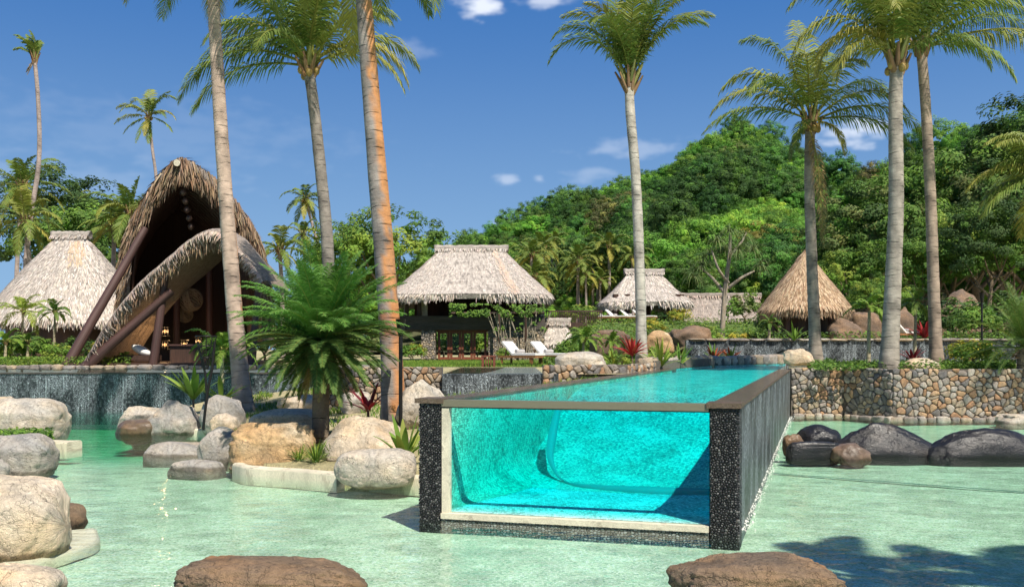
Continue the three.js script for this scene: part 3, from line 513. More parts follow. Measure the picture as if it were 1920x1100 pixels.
rock('brown flat-topped boulder with a split lying in the water below the island', 325, 1047, 672, 1140, 8.45, 'brown', { lump: 0.14, deep: 0.55, box: 0.72, rough: 0.12, detail: 24 });
rock('dark brown submerged boulder with a mossy top before the glass end', 1262, 1047, 1566, 1140, 8.6, 'brown', { lump: 0.16, deep: 0.55, box: 0.72, rough: 0.12, detail: 24 });
rock('huge glossy black boulder in the row along the water, with one pointed end', 1562, 797, 1774, 860, 19.4, 'dark', { wet: true, lump: 0.16, peak: 0.45, deep: 0.3, sink: 0.8, px: -0.2 });
rock('long glossy black boulder next along the row from the pointed one', 1734, 803, 1990, 862, 19.2, 'dark', { wet: true, lump: 0.14, deep: 0.3, sink: 0.8, peak: 0.35, px: -0.2 });
rock('small black dome of rock by the foot of the dark tank wall', 1498, 797, 1574, 850, 19.9, 'dark', { wet: true, lump: 0.14 });
rock('small brown stone touching the dark tank wall', 1468, 812, 1506, 850, 19.4, 'brown', { wet: true, detail: 9 });
rock('low black slab in front of the small black dome of rock', 1476, 828, 1580, 864, 18.9, 'dark', { wet: true, box: 0.5, lump: 0.08, deep: 0.3 });
rock('small grey-brown stone before the pointed black boulder', 1562, 831, 1626, 866, 18.7, 'redbrown', { wet: true, detail: 9 });
rock('flat pale stone at the foot of the rubble wall', 1874, 776, 1960, 800, 28, 'pale', { box: 0.6 });
rock('big smooth grey boulder on the edge of the lawn near the loungers', 1042, 659, 1136, 696, 30, 'pale', { lump: 0.14 });
rock('tan boulder at the corner of the rubble wall and long pool', 1472, 654, 1522, 680, 33, 'tan', { detail: 10 });
rock('pale tan boulder among ground cover behind the rubble wall', 1690, 672, 1760, 700, 31, 'tan', { detail: 10, lump: 0.2 });
rock('brown blocky boulder in the garden slope below the pavilion', 1108, 622, 1178, 672, 44, 'redbrown', { box: 0.5, detail: 10 });
rock('orange-brown boulder above the red plant in the garden slope', 1205, 622, 1262, 660, 47, 'orange', { detail: 10 });
rock('long grey-brown boulder by the pavilion steps', 1250, 612, 1330, 655, 52, 'redbrown', { detail: 10 });
rock('tall brown boulder behind the leaning young palm', 1585, 585, 1655, 650, 52, 'redbrown', { detail: 10, rough: 0.08 });
rock('stacked brown boulder beside the conical hut', 1552, 598, 1618, 650, 49, 'redbrown', { detail: 9, rough: 0.08 });
rock('broad brown boulder under the trees behind the conical hut', 1640, 575, 1715, 650, 56, 'redbrown', { detail: 10, lump: 0.3 });
rock('brown earth-covered outcrop between the twin palms and dark trees', 1745, 552, 1845, 660, 60, 'redbrown', { detail: 12, peak: 0.3, lump: 0.3, rough: 0.08 });

// ================================================================ thatched buildings
const STRAW_GREY = [[0.52, 0.455, 0.39], [0.62, 0.55, 0.48], [0.42, 0.36, 0.31], [0.57, 0.5, 0.435]], STRAW_TAN = [[0.46, 0.32, 0.2], [0.58, 0.43, 0.28], [0.32, 0.2, 0.115], [0.5, 0.37, 0.23]], STRAW_BROWN = [[0.27, 0.18, 0.11], [0.37, 0.27, 0.18], [0.16, 0.095, 0.055], [0.23, 0.155, 0.1]], STRAW_OLD = [[0.42, 0.33, 0.27], [0.52, 0.42, 0.35], [0.3, 0.22, 0.17], [0.46, 0.35, 0.29]];
function strand(b, p, dir, side, len, w, c, lift = 0) {      // one bent straw strip
  const m = p.clone().addScaledVector(dir, len * 0.55), e = p.clone().addScaledVector(dir, len); e.y -= lift;
  const i0 = b.v(p.clone().addScaledVector(side, -w / 2), 0, 0, c), i1 = b.v(p.clone().addScaledVector(side, w / 2), 0, 0, c), i2 = b.v(m.clone().addScaledVector(side, w * 0.45), 0, 0, c), i3 = b.v(m.clone().addScaledVector(side, -w * 0.45), 0, 0, c), i4 = b.v(e, 0, 0, c);
  b.q(i0, i1, i2, i3); b.t(i3, i2, i4);
}
// roof lofted from a rounded eave outline to a ridge line; own axes, centre at the origin
function roofParts(t, o) {
  const { a, b: bb, ridge, yE, yR, ex = 5, thick = 0.32, sag = 0.06, straw = STRAW_GREY, m = M.thatchGrey, n = 5000, len = 0.5, wid = 0.07, seed = 1, fringe = 900, cap = true } = o;
  const keep = rnd; rnd = mulberry(seed);
  const ring = (th) => { const c = Math.cos(th), s = Math.sin(th), e = 2 / ex; return [a * Math.sign(c) * Math.pow(Math.abs(c), e), bb * Math.sign(s) * Math.pow(Math.abs(s), e)]; };
  const S = (u, v, off = 0) => { const th = u * 2 * Math.PI, [x, z] = ring(th), rx = clamp(x, -ridge, ridge) * (ridge > 0 ? 1 : 0), k = v + sag * Math.sin(v * Math.PI); const xr = ridge * clamp(x / a * 1.25, -1, 1); return v3(lerp(x, xr, k) + off * x / a * 0.4, lerp(yE, yR, v) + off + 0.05 * n3(x * 1.2, v * 5, z * 1.2), lerp(z, 0.12 * z / bb, k) + off * z / bb * 0.4); };
  const g = new B(), per = 2 * (a + bb) * 1.6;
  g.grid(96, 22, (u, v) => S(u, v), { uv: (u, v) => [u * per, v * Math.hypot(bb, yR - yE)] });
  g.grid(96, 10, (u, v) => S(u, v, -thick), { uv: (u, v) => [u * per, v * Math.hypot(bb, yR - yE)] });
  g.grid(96, 1, (u, v) => S(u, 0, -thick * v), { uv: (u, v) => [u * per, v * thick] });
  const thatch = part(t, 'thatch', g.geo(), m, true);
  const st = new B();
  for (let k = 0; k < n; k++) {
    const u = rnd(), v = Math.pow(rnd(), 1.25) * 0.97, p = S(u, v), q = S(u, Math.max(0, v - 0.03)), r = S(u + 0.004, v);
    const dir = q.clone().sub(p); if (v < 0.035) dir.set(0, -1, 0).addScaledVector(p.clone().setY(0).normalize(), 0.6); dir.normalize(); const side = r.sub(p).normalize(), nn = new V3().crossVectors(side, dir).normalize(); if (nn.y < 0) nn.negate();
    const d2 = dir.clone().addScaledVector(nn, 0.03 + rnd() * 0.08).addScaledVector(side, (rnd() - 0.5) * 0.2).normalize();
    strand(st, p.addScaledVector(nn, -0.01), d2, side, len * rr(0.6, 1.3), wid * rr(0.5, 1.3), jit(straw[Math.floor(rnd() * 4)], 0.13));
  }
  const s1 = part(thatch, 'straw', st.geo(), M.strawV, true); s1.userData.kind = 'stuff';
  const fr = new B();
  for (let k = 0; k < fringe; k++) {
    const u = rnd(), p = S(u, 0, -thick * rr(0.15, 1)), r = S(u + 0.004, 0), out = p.clone().setY(0).normalize(), side = r.sub(S(u, 0)).normalize();
    const d2 = v3(0, -1, 0).addScaledVector(out, rr(0.0, 0.35)).addScaledVector(side, (rnd() - 0.5) * 0.5).normalize();
    strand(fr, p, d2, side, len * rr(0.5, 1.15), wid * rr(0.6, 1.4), jit(mixc(straw[Math.floor(rnd() * 4)], straw[2], 0.3), 0.25));
  }
  const s2 = part(t, 'eave_fringe', fr.geo(), M.strawV, true); s2.userData.kind = 'stuff';
  if (cap) {
    const pts = []; for (let k = 0; k <= 24; k++) pts.push(v3(lerp(-ridge - 0.35, ridge + 0.35, k / 24), yR + 0.1 + 0.02 * Math.sin(k * 1.7), 0));
    const rc = part(t, 'ridge_cap', new B().tube(pts, () => 0.26, 9, { cap: true, wob: (s, th) => 1 + 0.12 * n3(s * 14, th, 2) }).geo(), m, true);
    const rs = new B(); for (let k = 0; k < 260; k++) { const x = rr(-ridge - 0.3, ridge + 0.3), sg = rnd() < 0.5 ? 1 : -1; strand(rs, v3(x, yR + 0.22, sg * 0.16), v3(rr(-0.2, 0.2), -0.8, sg * 0.55).normalize(), v3(1, 0, 0), rr(0.3, 0.6), wid, jit(straw[Math.floor(rnd() * 4)], 0.2)); }
    part(rc, 'ridge_straw', rs.geo(), M.strawV, true).userData.kind = 'stuff';
  }
  rnd = keep; return S;
}
function rustPatch(t, S, n, u0, u1, v0, v1, c, len) {      // newer, redder straw worked into the roof
  const k = rnd; rnd = mulberry(66 + n); const b = new B();
  for (let i = 0; i < n; i++) { const u = lerp(u0, u1, (rnd() + rnd()) / 2), v = lerp(v0, v1, rnd()), q = S(u, v), e = S(u, Math.max(0, v - 0.03)), sd = S(u + 0.004, v).sub(q).normalize(), dir = e.sub(q).normalize(), nn = new V3().crossVectors(sd, dir).normalize(); if (nn.y < 0) nn.negate(); strand(b, q.addScaledVector(nn, 0.02), dir.addScaledVector(nn, 0.06).addScaledVector(sd, rr(-0.1, 0.1)).normalize(), sd, len * rr(0.6, 1.2), 0.06, jit(c, 0.2)); }
  loc(t, 'rust_straw', b, M.strawV).userData.kind = 'stuff'; rnd = k;
}
const loc = (t, name, b, m) => part(t, name, b.geo ? b.geo() : b, m, true);
// ---- hut beside the great hall
{
  const p = at(133, 672, 58); p.y = 1.5;
  const t = thing('thatched_hut', 'rounded grey thatched hut with a rust patch near its ridge, beside the great hall', 'hut', p);
  const S = roofParts(t, { a: 4.9, b: 4.4, ridge: 0.85, yE: 2.4, yR: 7.7, ex: 2.5, n: 14000, seed: 11, sag: -0.05, len: 0.42, wid: 0.06 });
  rustPatch(t, S, 120, 0.15, 0.245, 0.64, 0.94, [0.5, 0.37, 0.25], 0.4);
  loc(t, 'wall', new THREE.CylinderGeometry(3.6, 3.7, 2.6, 32).translate(0, 1.3, 0), M.darkWood);
}
// ---- great hall
{
  const D = 44, p = at(340, 685, D); p.y = 1.5;
  const t = thing('great_hall', 'tall dark open-fronted thatched hall with leaning poles and a curved thatch porch', 'hall', p);
  const L = (px, py, d) => at(px, py, d).sub(p);
  const upper = [[222, 640], [224, 560], [230, 500], [243, 445], [268, 400], [302, 352], [334, 322], [358, 309], [386, 320], [426, 352], [462, 398], [486, 440], [500, 490], [508, 560], [510, 640]];
  const crv = new THREE.CatmullRomCurve3(upper.map(([x, y]) => L(x, y, D)));
  const back = 11, N = 80, SKEW = -0.42;
  // a thick roof shell drawn back from the gable edge; inside and outside
  const shell = (off, ni) => (u, v) => { const q = crv.getPoint(u), tn = crv.getTangent(u), nm = v3(-tn.y, tn.x, 0).normalize(); const fwd = 1.6 * Math.pow(1 - Math.abs(u - 0.5) * 2, 1.4) * (1 - v); return v3(q.x + nm.x * off + SKEW * v * back, q.y + nm.y * off, q.z + fwd - v * back); };
  const out = new B().grid(N, 10, shell(0, 0), { uv: (u, v) => [v * back, u * 26] }); loc(t, 'roof_thatch', out, M.thatchOld);
  const inn = new B().grid(N, 10, shell(-0.5, 0), { uv: (u, v) => [v * back, u * 26] }); const lin = loc(t, 'roof_lining', inn, M.thatchIn);
  loc(t, 'gable_edge', new B().grid(N, 4, (u, v) => { const q = shell(-0.5 * v, 0)(u, 0); q.z += 0.14 * Math.sin(v * Math.PI); return q; }, { uv: (u, v) => [u * 26, v * 0.5] }), M.thatchOld);
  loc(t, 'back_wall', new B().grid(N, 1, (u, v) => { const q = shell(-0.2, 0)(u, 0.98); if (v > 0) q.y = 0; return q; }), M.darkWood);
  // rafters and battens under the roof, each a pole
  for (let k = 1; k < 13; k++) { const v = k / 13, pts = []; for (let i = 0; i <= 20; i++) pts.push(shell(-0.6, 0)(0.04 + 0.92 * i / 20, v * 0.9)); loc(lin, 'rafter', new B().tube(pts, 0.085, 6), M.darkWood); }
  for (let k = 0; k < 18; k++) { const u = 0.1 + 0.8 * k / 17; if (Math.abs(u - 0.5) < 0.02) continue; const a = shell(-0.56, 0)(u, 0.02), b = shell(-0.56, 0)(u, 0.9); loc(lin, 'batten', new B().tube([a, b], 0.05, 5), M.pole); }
  // ridge pole with its pale sawn end, and the carved pendants below
  const ap = shell(-0.55, 0)(0.5, 0), ab = shell(-0.55, 0)(0.5, 1);
  const rp = loc(t, 'ridge_pole', new B().tube([ap.clone().add(v3(0, 0.25, 0.35)), ab], 0.17, 12, { cap: true }), M.pole);
  loc(rp, 'pole_end', new THREE.CylinderGeometry(0.15, 0.15, 0.04, 18).rotateX(Math.PI / 2).translate(ap.x, ap.y + 0.25, ap.z + 0.38), M.cream);
  for (let k = 0; k < 6; k++) loc(t, 'pendant', new THREE.LatheGeometry([[0.01, 0], [0.1, 0.05], [0.16, 0.16], [0.09, 0.3], [0.02, 0.34]].map((q) => new THREE.Vector2(...q)), 10).translate(ap.x, ap.y - 0.75 - k * 0.36, ap.z - 0.2 - k * 0.25), M.darkWood);
  // hanging straw of the gable edge
  const k0 = rnd; rnd = mulberry(21); const fr = new B();
  for (let k = 0; k < 4200; k++) { const u = rr(0.02, 0.98), q = shell(-rr(-0.06, 0.5), 0)(u, rr(-0.008, 0.02)), s = u < 0.5 ? -1 : 1; const dir = v3(s * rr(0.0, 0.5), -1, rr(-0.1, 0.45)).normalize(); strand(fr, q, dir, v3(rr(-1, 1), 0.2, rr(-1, 1)).normalize(), rr(0.3, 0.95), rr(0.04, 0.1), jit(STRAW_BROWN[Math.floor(rnd() * 4)], 0.25), 0.05); }
  loc(t, 'gable_straw', fr, M.strawV).userData.kind = 'stuff';
  const sk = new B();
  for (let k = 0; k < 4000; k++) { const u = rr(0.02, 0.98), v = rnd(), q = shell(0.02, 0)(u, v), e = shell(0.02, 0)(u + (u < 0.5 ? -0.01 : 0.01), v), dir = e.sub(q).normalize(), tn = crv.getTangent(u), nm = v3(-tn.y, tn.x, 0).normalize(); strand(sk, q, dir.addScaledVector(nm, rr(0.06, 0.3)).normalize(), v3(0, 0, 1), rr(0.4, 0.8), 0.09, jit(STRAW_BROWN[Math.floor(rnd() * 4)], 0.2)); }
  loc(t, 'roof_straw', sk, M.strawV).userData.kind = 'stuff';
  // curved thatch porch in front
  const pc = new THREE.CatmullRomCurve3([[150, 700], [172, 668], [200, 622], [235, 574], [275, 530], [322, 490], [362, 456], [398, 438], [430, 448], [458, 474], [484, 504], [500, 528]].map(([x, y]) => L(x, y, 40)));
  const TH = 0.56;
  const porch = (u, v) => { const q = pc.getPoint(u), tn = pc.getTangent(u), nm = v3(-tn.y, tn.x, 0).normalize(); const ph = v * Math.PI * 0.95, hump = TH * (0.55 + 0.45 * Math.sin(Math.PI * clamp(u * 1.02))); const o = -0.12 + hump * (0.5 - 0.5 * Math.cos(ph)) * 0.9, z = 0.5 * Math.sin(ph) - 1.3 * sstep(0.4, 1, v); return v3(q.x + nm.x * o, q.y + nm.y * o + 0.04 * n3(u * 30, v * 4, 1), q.z + z); };
  loc(t, 'porch_thatch', new B().grid(90, 16, porch, { uv: (u, v) => [u * 16, v * 2.6] }), M.thatchOld);
  loc(t, 'porch_lining', new B().grid(90, 6, (u, v) => { const q = pc.getPoint(u), tn = pc.getTangent(u), nm = v3(-tn.y, tn.x, 0).normalize(); return v3(q.x - nm.x * 0.14, q.y - nm.y * 0.14, q.z + 0.05 - v * 4.5); }, { uv: (u, v) => [v * 4.5, u * 16] }), M.thatchIn);
  const pf = new B();
  for (let k = 0; k < 2400; k++) { const u = rr(0.03, 0.99), v = rr(0, 0.25), q = porch(u, v), s = u < 0.55 ? -1 : 1; const dir = v3(s * rr(-0.1, 0.35), -1, rr(0, 0.3)).normalize(); strand(pf, q, dir, v3(1, 0, rr(-0.5, 0.5)).normalize(), 0.15 + 0.75 * rnd() * rnd(), rr(0.04, 0.09), jit(STRAW_BROWN[Math.floor(rnd() * 4)], 0.25), 0.03); }
  for (let k = 0; k < 3600; k++) { const u = rr(0.02, 0.99), v = rr(0.1, 0.95), q = porch(u, v), e = porch(u, v - 0.05), dir = e.sub(q).normalize(); dir.y -= 0.35; dir.z += 0.12; strand(pf, q, dir.normalize(), pc.getTangent(u), rr(0.3, 0.6), rr(0.03, 0.07), jit(STRAW_OLD[Math.floor(rnd() * 4)], 0.2)); }
  loc(t, 'porch_straw', pf, M.strawV).userData.kind = 'stuff'; rnd = k0;
  // leaning poles
  const pole = (a, b, r) => loc(t, 'leaning_pole', new B().tube([a, a.clone().lerp(b, 0.35).add(v3(0, 0.03, 0)), a.clone().lerp(b, 0.7), b], (s) => r * (1.15 - 0.3 * s), 12, { cap: true, ur: r }), M.pole);
  pole(L(122, 690, 40.5), L(272, 428, 43.2), 0.2); pole(L(155, 692, 39.5), L(322, 545, 40.2), 0.2); pole(L(286, 688, 40), L(310, 515, 40.3), 0.17); pole(L(470, 690, 40), L(486, 520, 40.5), 0.16);
  for (const px of [245, 330, 392, 430, 455]) loc(t, 'inner_post', new B().tube([L(px, 688, 49).setY(0), L(px, 500, 49).setY(5.2)], 0.18, 8), M.pole);
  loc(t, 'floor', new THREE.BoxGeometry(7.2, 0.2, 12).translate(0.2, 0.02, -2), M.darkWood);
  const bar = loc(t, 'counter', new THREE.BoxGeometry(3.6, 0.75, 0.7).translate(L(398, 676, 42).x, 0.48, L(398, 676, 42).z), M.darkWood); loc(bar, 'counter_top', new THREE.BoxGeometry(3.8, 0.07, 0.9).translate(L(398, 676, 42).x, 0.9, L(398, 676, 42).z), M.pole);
}
// woven pendant lamps and small lit lanterns inside the hall
for (const [px, py, d, r, lab] of [[357, 562, 50, 0.62, 'large woven globe lamp hanging in the dark hall'], [346, 590, 51, 0.42, 'smaller woven lamp hanging below the large globe lamp']]) {
  const p = at(px, py, d), t = thing('woven_lamp', lab, 'lamp', p); const b = new B();
  for (let k = 0; k < 26; k++) { const e = new THREE.Euler(k * 1.7, k * 2.3, k * 0.9), pts = []; for (let i = 0; i <= 28; i++) pts.push(v3(Math.cos(i / 28 * 2 * Math.PI), Math.sin(i / 28 * 2 * Math.PI), 0).multiplyScalar(r * (0.97 + 0.03 * (k % 2))).applyEuler(e)); b.tube(pts, 0.022, 4); }
  loc(t, 'woven_shade', b, mat(C(0.3, 0.24, 0.16))); loc(t, 'cord', new B().tube([v3(0, r, 0), v3(0, r + 3, 0)], 0.02, 5), M.black);
}
for (const [px, py, d, lab] of [[309, 621, 43, 'lit lantern hung beside the slanting post in the hall'], [309, 646, 43.5, 'lit table lantern by the slanting post in the hall'], [345, 645, 45, 'lit lantern on the low table in the hall'], [372, 640, 46, 'lit lantern deep behind the green fronds in the hall']]) {
  const p = at(px, py, d), t = thing('lantern', lab, 'lantern', p);
  loc(t, 'glow', new THREE.SphereGeometry(0.075, 12, 8), mat(C(0.9, 0.6, 0.3), { emissive: C(1, 0.5, 0.18), emissiveIntensity: 1.4 }));
  const c = new B(); for (let k = 0; k < 6; k++) { const a = k / 6 * 2 * Math.PI; c.tube([v3(Math.cos(a) * 0.14, -0.2, Math.sin(a) * 0.14), v3(Math.cos(a) * 0.14, 0.18, Math.sin(a) * 0.14)], 0.012, 4); } c.box(0, -0.21, 0, 0.32, 0.03, 0.32); c.box(0, 0.2, 0, 0.32, 0.03, 0.32); loc(t, 'cage', c, M.black);
  const l = new THREE.PointLight(new THREE.Color().setRGB(1, 0.6, 0.28), 2.0); l.name = 'lantern_light'; l.castShadow = true; t.add(l);
}
{ // low daybed with a white cushion in the hall
  const p = at(264, 684, 41); p.y = 1.62; const t = thing('daybed', 'low dark daybed with a white cushion at the mouth of the hall', 'daybed', p);
  loc(t, 'seat', new THREE.BoxGeometry(1.5, 0.22, 0.8).translate(0, 0.22, 0), M.darkWood); for (const [x, z] of [[-0.65, -0.3], [0.65, -0.3], [-0.65, 0.3], [0.65, 0.3]]) loc(t, 'leg', new THREE.BoxGeometry(0.08, 0.12, 0.08).translate(x, 0.05, z), M.darkWood);
  const g = new THREE.SphereGeometry(0.42, 20, 12); g.scale(1.1, 0.45, 0.7); g.rotateZ(-0.45); g.translate(0, 0.55, 0); loc(t, 'cushion', g, M.white);
}
// ---- central two-storey house
{
  const D = 60, p = onY(880, D, 1.5), t = thing('thatched_house', 'two-storey stone house under a broad steep grey thatched roof with stained streaks', 'house', p);
  const X = (px) => (px - 880) / F * D, Y = (py) => EYE - (py - HZ) / F * D - 1.5;
  const S = roofParts(t, { a: 5.45, b: 4.6, ridge: 2.15, yE: Y(553), yR: Y(459), ex: 6, n: 17000, seed: 31, len: 0.38, wid: 0.055, fringe: 2600, sag: 0.02 });
  t.position.z -= 3.2; const z0 = 3.2, fz = 3.2;   // front wall plane
  rustPatch(t, S, 420, 0.212, 0.234, 0.02, 0.97, [0.54, 0.42, 0.33], 0.38);
  const y1 = Y(618), y2 = Y(592), yE = Y(556);
  loc(t, 'storey_band', new THREE.BoxGeometry(X(1022) - X(735), y2 - y1, 7).translate((X(735) + X(1022)) / 2, (y1 + y2) / 2, -0.25), M.darkStone);
  loc(t, 'upper_back_wall', new THREE.BoxGeometry(8.6, yE - y2 + 0.9, 0.15).translate(0.1, (yE + y2) / 2 + 0.3, -3.2), M.pole); loc(t, 'upper_partition', new THREE.BoxGeometry(0.15, yE - y2 + 0.6, 4).translate(-1.4, (yE + y2) / 2 + 0.2, -1.2), M.pole);
  for (const px of [738, 762, 786, 850, 905, 960, 985, 1010]) loc(t, 'post', new B().tube([v3(X(px), y2, fz - 0.2), v3(X(px), yE + 0.3, fz - 0.2)], 0.13, 9), M.darkWood);
  for (const [x0, x1] of [[754, 759], [781, 799], [1010, 1022]]) { const g = new THREE.BoxGeometry(X(x1) - X(x0), yE - y2 - 0.05, 0.06).translate((X(x0) + X(x1)) / 2, (yE + y2) / 2, fz - 0.9); loc(t, 'screen_panel', g, M.cream); }
  // ground floor: dark recess, stone piers, timber doors with glass
  const pier = (x0, x1, seed) => { const w = X(x1) - X(x0), pr = loc(t, 'stone_pier', new THREE.BoxGeometry(w, y1, 1.0).translate((X(x0) + X(x1)) / 2, y1 / 2, fz - 0.56), M.mortar); const rng = mulberry(seed), O = v3(X(x0), 0, fz - 0.05); const bld = [new B(), new B(), new B(), new B()]; for (const st of voronoi(w, y1, 0.17, rng)) stoneInto(bld[Math.floor(rng() * 4)], st, O, v3(1, 0, 0), v3(0, 1, 0), v3(0, 0, 1), 0.05, 0.008, undefined, rng); bld.forEach((b, q) => { const s = loc(pr, 'stonework', b, M.stones[[0, 2, 4, 1][q]]); s.userData.kind = 'stuff'; }); };
  pier(789, 816, 501); pier(915, 1021, 502); pier(733, 750, 503);
  const dz = fz - 0.7;
  for (const [x0, x1] of [[819, 842], [842, 864], [864, 886], [886, 912]]) {
    const cx = (X(x0) + X(x1)) / 2, w = X(x1) - X(x0) - 0.02, hh = y1 - 0.12, f = new B(); for (const s of [-1, 1]) f.box(cx + s * (w / 2 - 0.08), hh / 2 + 0.05, dz, 0.16, hh, 0.09); f.box(cx, 0.13, dz, w - 0.32, 0.16, 0.09); f.box(cx, hh - 0.03, dz, w - 0.32, 0.16, 0.09);
    const dr = loc(t, 'door', f, M.redWood); loc(dr, 'pane', new THREE.PlaneGeometry(w - 0.3, hh - 0.3).translate(cx, hh / 2 + 0.05, dz), M.glass);
  }
  loc(t, 'door_head', new THREE.BoxGeometry(X(914) - X(818), 0.13, 0.2).translate((X(818) + X(914)) / 2, y1 - 0.07, dz), M.redWood);
  for (const [px, h] of [[936, 1.75], [986, 1.7]]) loc(t, 'trellis_post', new B().tube([v3(X(px), 0, fz + 0.9), v3(X(px), y2 + 0.2, fz + 0.9)], 0.1, 8), M.darkWood);
  loc(t, 'trellis_beam', new B().tube([v3(X(845), y2 + 0.15, fz + 0.9), v3(X(1020), y2 + 0.15, fz + 0.9)], 0.07, 6), M.darkWood);
}
// ---- small hut and raised walkway right of the house
{
  const D = 62, p = onY(1046, D, 1.4), t = thing('small_thatched_hut', 'small low grey thatched hut with pale posts behind the loungers', 'hut', p);
  roofParts(t, { a: 1.35, b: 1.3, ridge: 0.5, yE: 1.15, yR: 2.55, ex: 5, n: 1500, seed: 41, fringe: 400, len: 0.35 });
  for (const x of [-0.85, -0.1, 0.85]) loc(t, 'post', new THREE.BoxGeometry(0.16, 1.4, 0.16).translate(x, 0.7, 0.9), M.cream);
  loc(t, 'wall', new THREE.BoxGeometry(1.6, 1.3, 0.2).translate(0, 0.65, -0.6), M.darkWood);
}
{
  const D = 66, p = onY(1040, D, 1.5), t = thing('raised_walkway', 'dark timber footbridge with slatted railing leading from the house to the pavilion', 'walkway', p);
  const X = (px) => (px - 1040) / F * D, Y = (py) => EYE - (py - HZ) / F * D - 1.5;
  loc(t, 'deck', new THREE.BoxGeometry(X(1128) - X(1022), 0.35, 1.6).translate((X(1022) + X(1128)) / 2, Y(610), 0), M.darkWood);
  loc(t, 'handrail', new THREE.BoxGeometry(X(1128) - X(1022), 0.1, 0.1).translate((X(1022) + X(1128)) / 2, Y(584), 0.7), M.pole);
  for (let px = 1024; px < 1128; px += 3.4) loc(t, 'baluster', new THREE.BoxGeometry(0.05, Y(585) - Y(606), 0.05).translate(X(px), Y(595), 0.7), M.pole);
  for (const px of [1030, 1062, 1095, 1122]) loc(t, 'leg', new THREE.BoxGeometry(0.16, Y(612), 0.16).translate(X(px), Y(612) / 2, 0), M.darkWood);
}
// ---- hill pavilion
{
  const D = 74, p = onY(1208, D, 4.15), t = thing('open_pavilion', 'open-sided grey thatched pavilion on dark posts up the garden slope', 'pavilion', p);
  roofParts(t, { a: 3.65, b: 3.1, ridge: 1.25, yE: 1.7, yR: 4.1, ex: 4.5, n: 5000, seed: 51, fringe: 1200, len: 0.45, wid: 0.08 });
  for (const [x, z] of [[-2.5, 2.2], [-1.6, 2.2], [2.3, 2.2], [2.6, 1.9], [-2.5, -2], [0.6, -2], [2.4, -2]]) loc(t, 'post', new B().tube([v3(x, 0, z), v3(x, 2.3, z)], 0.24, 9), M.darkWood);
  loc(t, 'deck', new THREE.BoxGeometry(7.4, 0.3, 6.4).translate(0, -0.02, 0.4), M.darkWood);
  const seat = loc(t, 'bench', new THREE.BoxGeometry(3.0, 0.5, 0.8).translate(0.4, 0.38, -0.6), M.darkWood);
}
wallThing('pavilion_terrace_wall', 'grey rubble wall carrying the hill pavilion', [[6.2, 70.2], [9.4, 70.2], [13.2, 70.2]], 2.7, 4.12, 1.2, 0.36, 0.08, 370);
{
  const D = 80, p = onY(1350, D, 3.4), t = thing('long_thatched_house', 'long low weathered thatched house behind the pandanus tree', 'house', p);
  roofParts(t, { a: 4.6, b: 3.2, ridge: 3.2, yE: 0.5, yR: 3.3, ex: 6, n: 6000, seed: 61, fringe: 800, len: 0.4, wid: 0.06, straw: STRAW_OLD, m: M.thatchOld });
  loc(t, 'wall', new THREE.BoxGeometry(7.4, 1.4, 4.4).translate(0, 0.2, 0), M.darkWood);
}
// ---- conical hut
{
  const D = 51, p = onY(1510, D, 2.6), t = thing('conical_hut', 'golden brown conical thatched hut on dark posts above the second terrace wall', 'hut', p);
  roofParts(t, { a: 2.45, b: 2.45, ridge: 0, yE: 1.85, yR: 5.05, ex: 2, n: 6000, seed: 71, fringe: 1500, len: 0.42, wid: 0.055, straw: STRAW_TAN, m: M.thatchTan, cap: false, sag: 0.0 });
  for (let k = 0; k < 9; k++) { const a = k / 9 * 2 * Math.PI + 0.3; loc(t, 'post', new B().tube([v3(Math.cos(a) * 1.7, 0, Math.sin(a) * 1.7), v3(Math.cos(a) * 1.7, 2.2, Math.sin(a) * 1.7)], 0.13, 8), M.pole); }
  loc(t, 'inner_wall', new THREE.CylinderGeometry(1.25, 1.25, 2, 24, 1, true).translate(0, 1, 0), M.darkWood);
  loc(t, 'floor', new THREE.CylinderGeometry(2.1, 2.1, 0.12, 32).translate(0, 0.06, 0), M.pole);
}

// ================================================================ furniture
function lounger(label, p, turn, group) {
  const t = thing('sun_lounger', label, 'sun lounger', p, group); t.rotation.y = turn;
  const f = new B(); for (const z of [-0.32, 0.32]) f.box(0, 0.32, z, 1.95, 0.09, 0.05); for (const x of [-0.95, -0.3, 0.35, 0.95]) f.box(x, 0.32, 0, 0.05, 0.07, 0.6); loc(t, 'frame', f, M.teak);
  for (const x of [-0.8, 0.8]) for (const z of [-0.3, 0.3]) loc(t, 'leg', new THREE.BoxGeometry(0.07, 0.3, 0.06).translate(x, 0.14, z), M.teak);
  const sh = (w, h, d) => { const g = new THREE.BoxGeometry(w, h, d, 8, 2, 6), P = g.attributes.position; for (let i = 0; i < P.count; i++) { const a = Math.abs(P.getX(i) / w * 2), c = Math.abs(P.getZ(i) / d * 2); P.setY(i, P.getY(i) * (1 - 0.25 * Math.pow(Math.max(a, c), 6))); } g.computeVertexNormals(); return g; };
  loc(t, 'mattress', sh(1.2, 0.1, 0.64).translate(0.37, 0.42, 0), M.white);
  const b = loc(t, 'backrest', sh(0.78, 0.1, 0.64).rotateZ(-0.75).translate(-0.5, 0.66, 0), M.white);
  loc(b, 'strut', new B().bar(v3(-0.72, 0.34, 0.2), v3(-0.6, 0.72, 0.2), 0.04, 0.04).bar(v3(-0.72, 0.34, -0.2), v3(-0.6, 0.72, -0.2), 0.04, 0.04).geo(), M.teak);
  loc(t, 'towel', new THREE.CylinderGeometry(0.08, 0.08, 0.5, 12).rotateX(Math.PI / 2).translate(-0.1, 0.54, 0), M.grey);
  return t;
}
const lg = lounger('teak sun lounger with white cushion next to the small brown table', onY(978, 42.5, 1.51), -0.7);
lg.scale.setScalar(1.12);
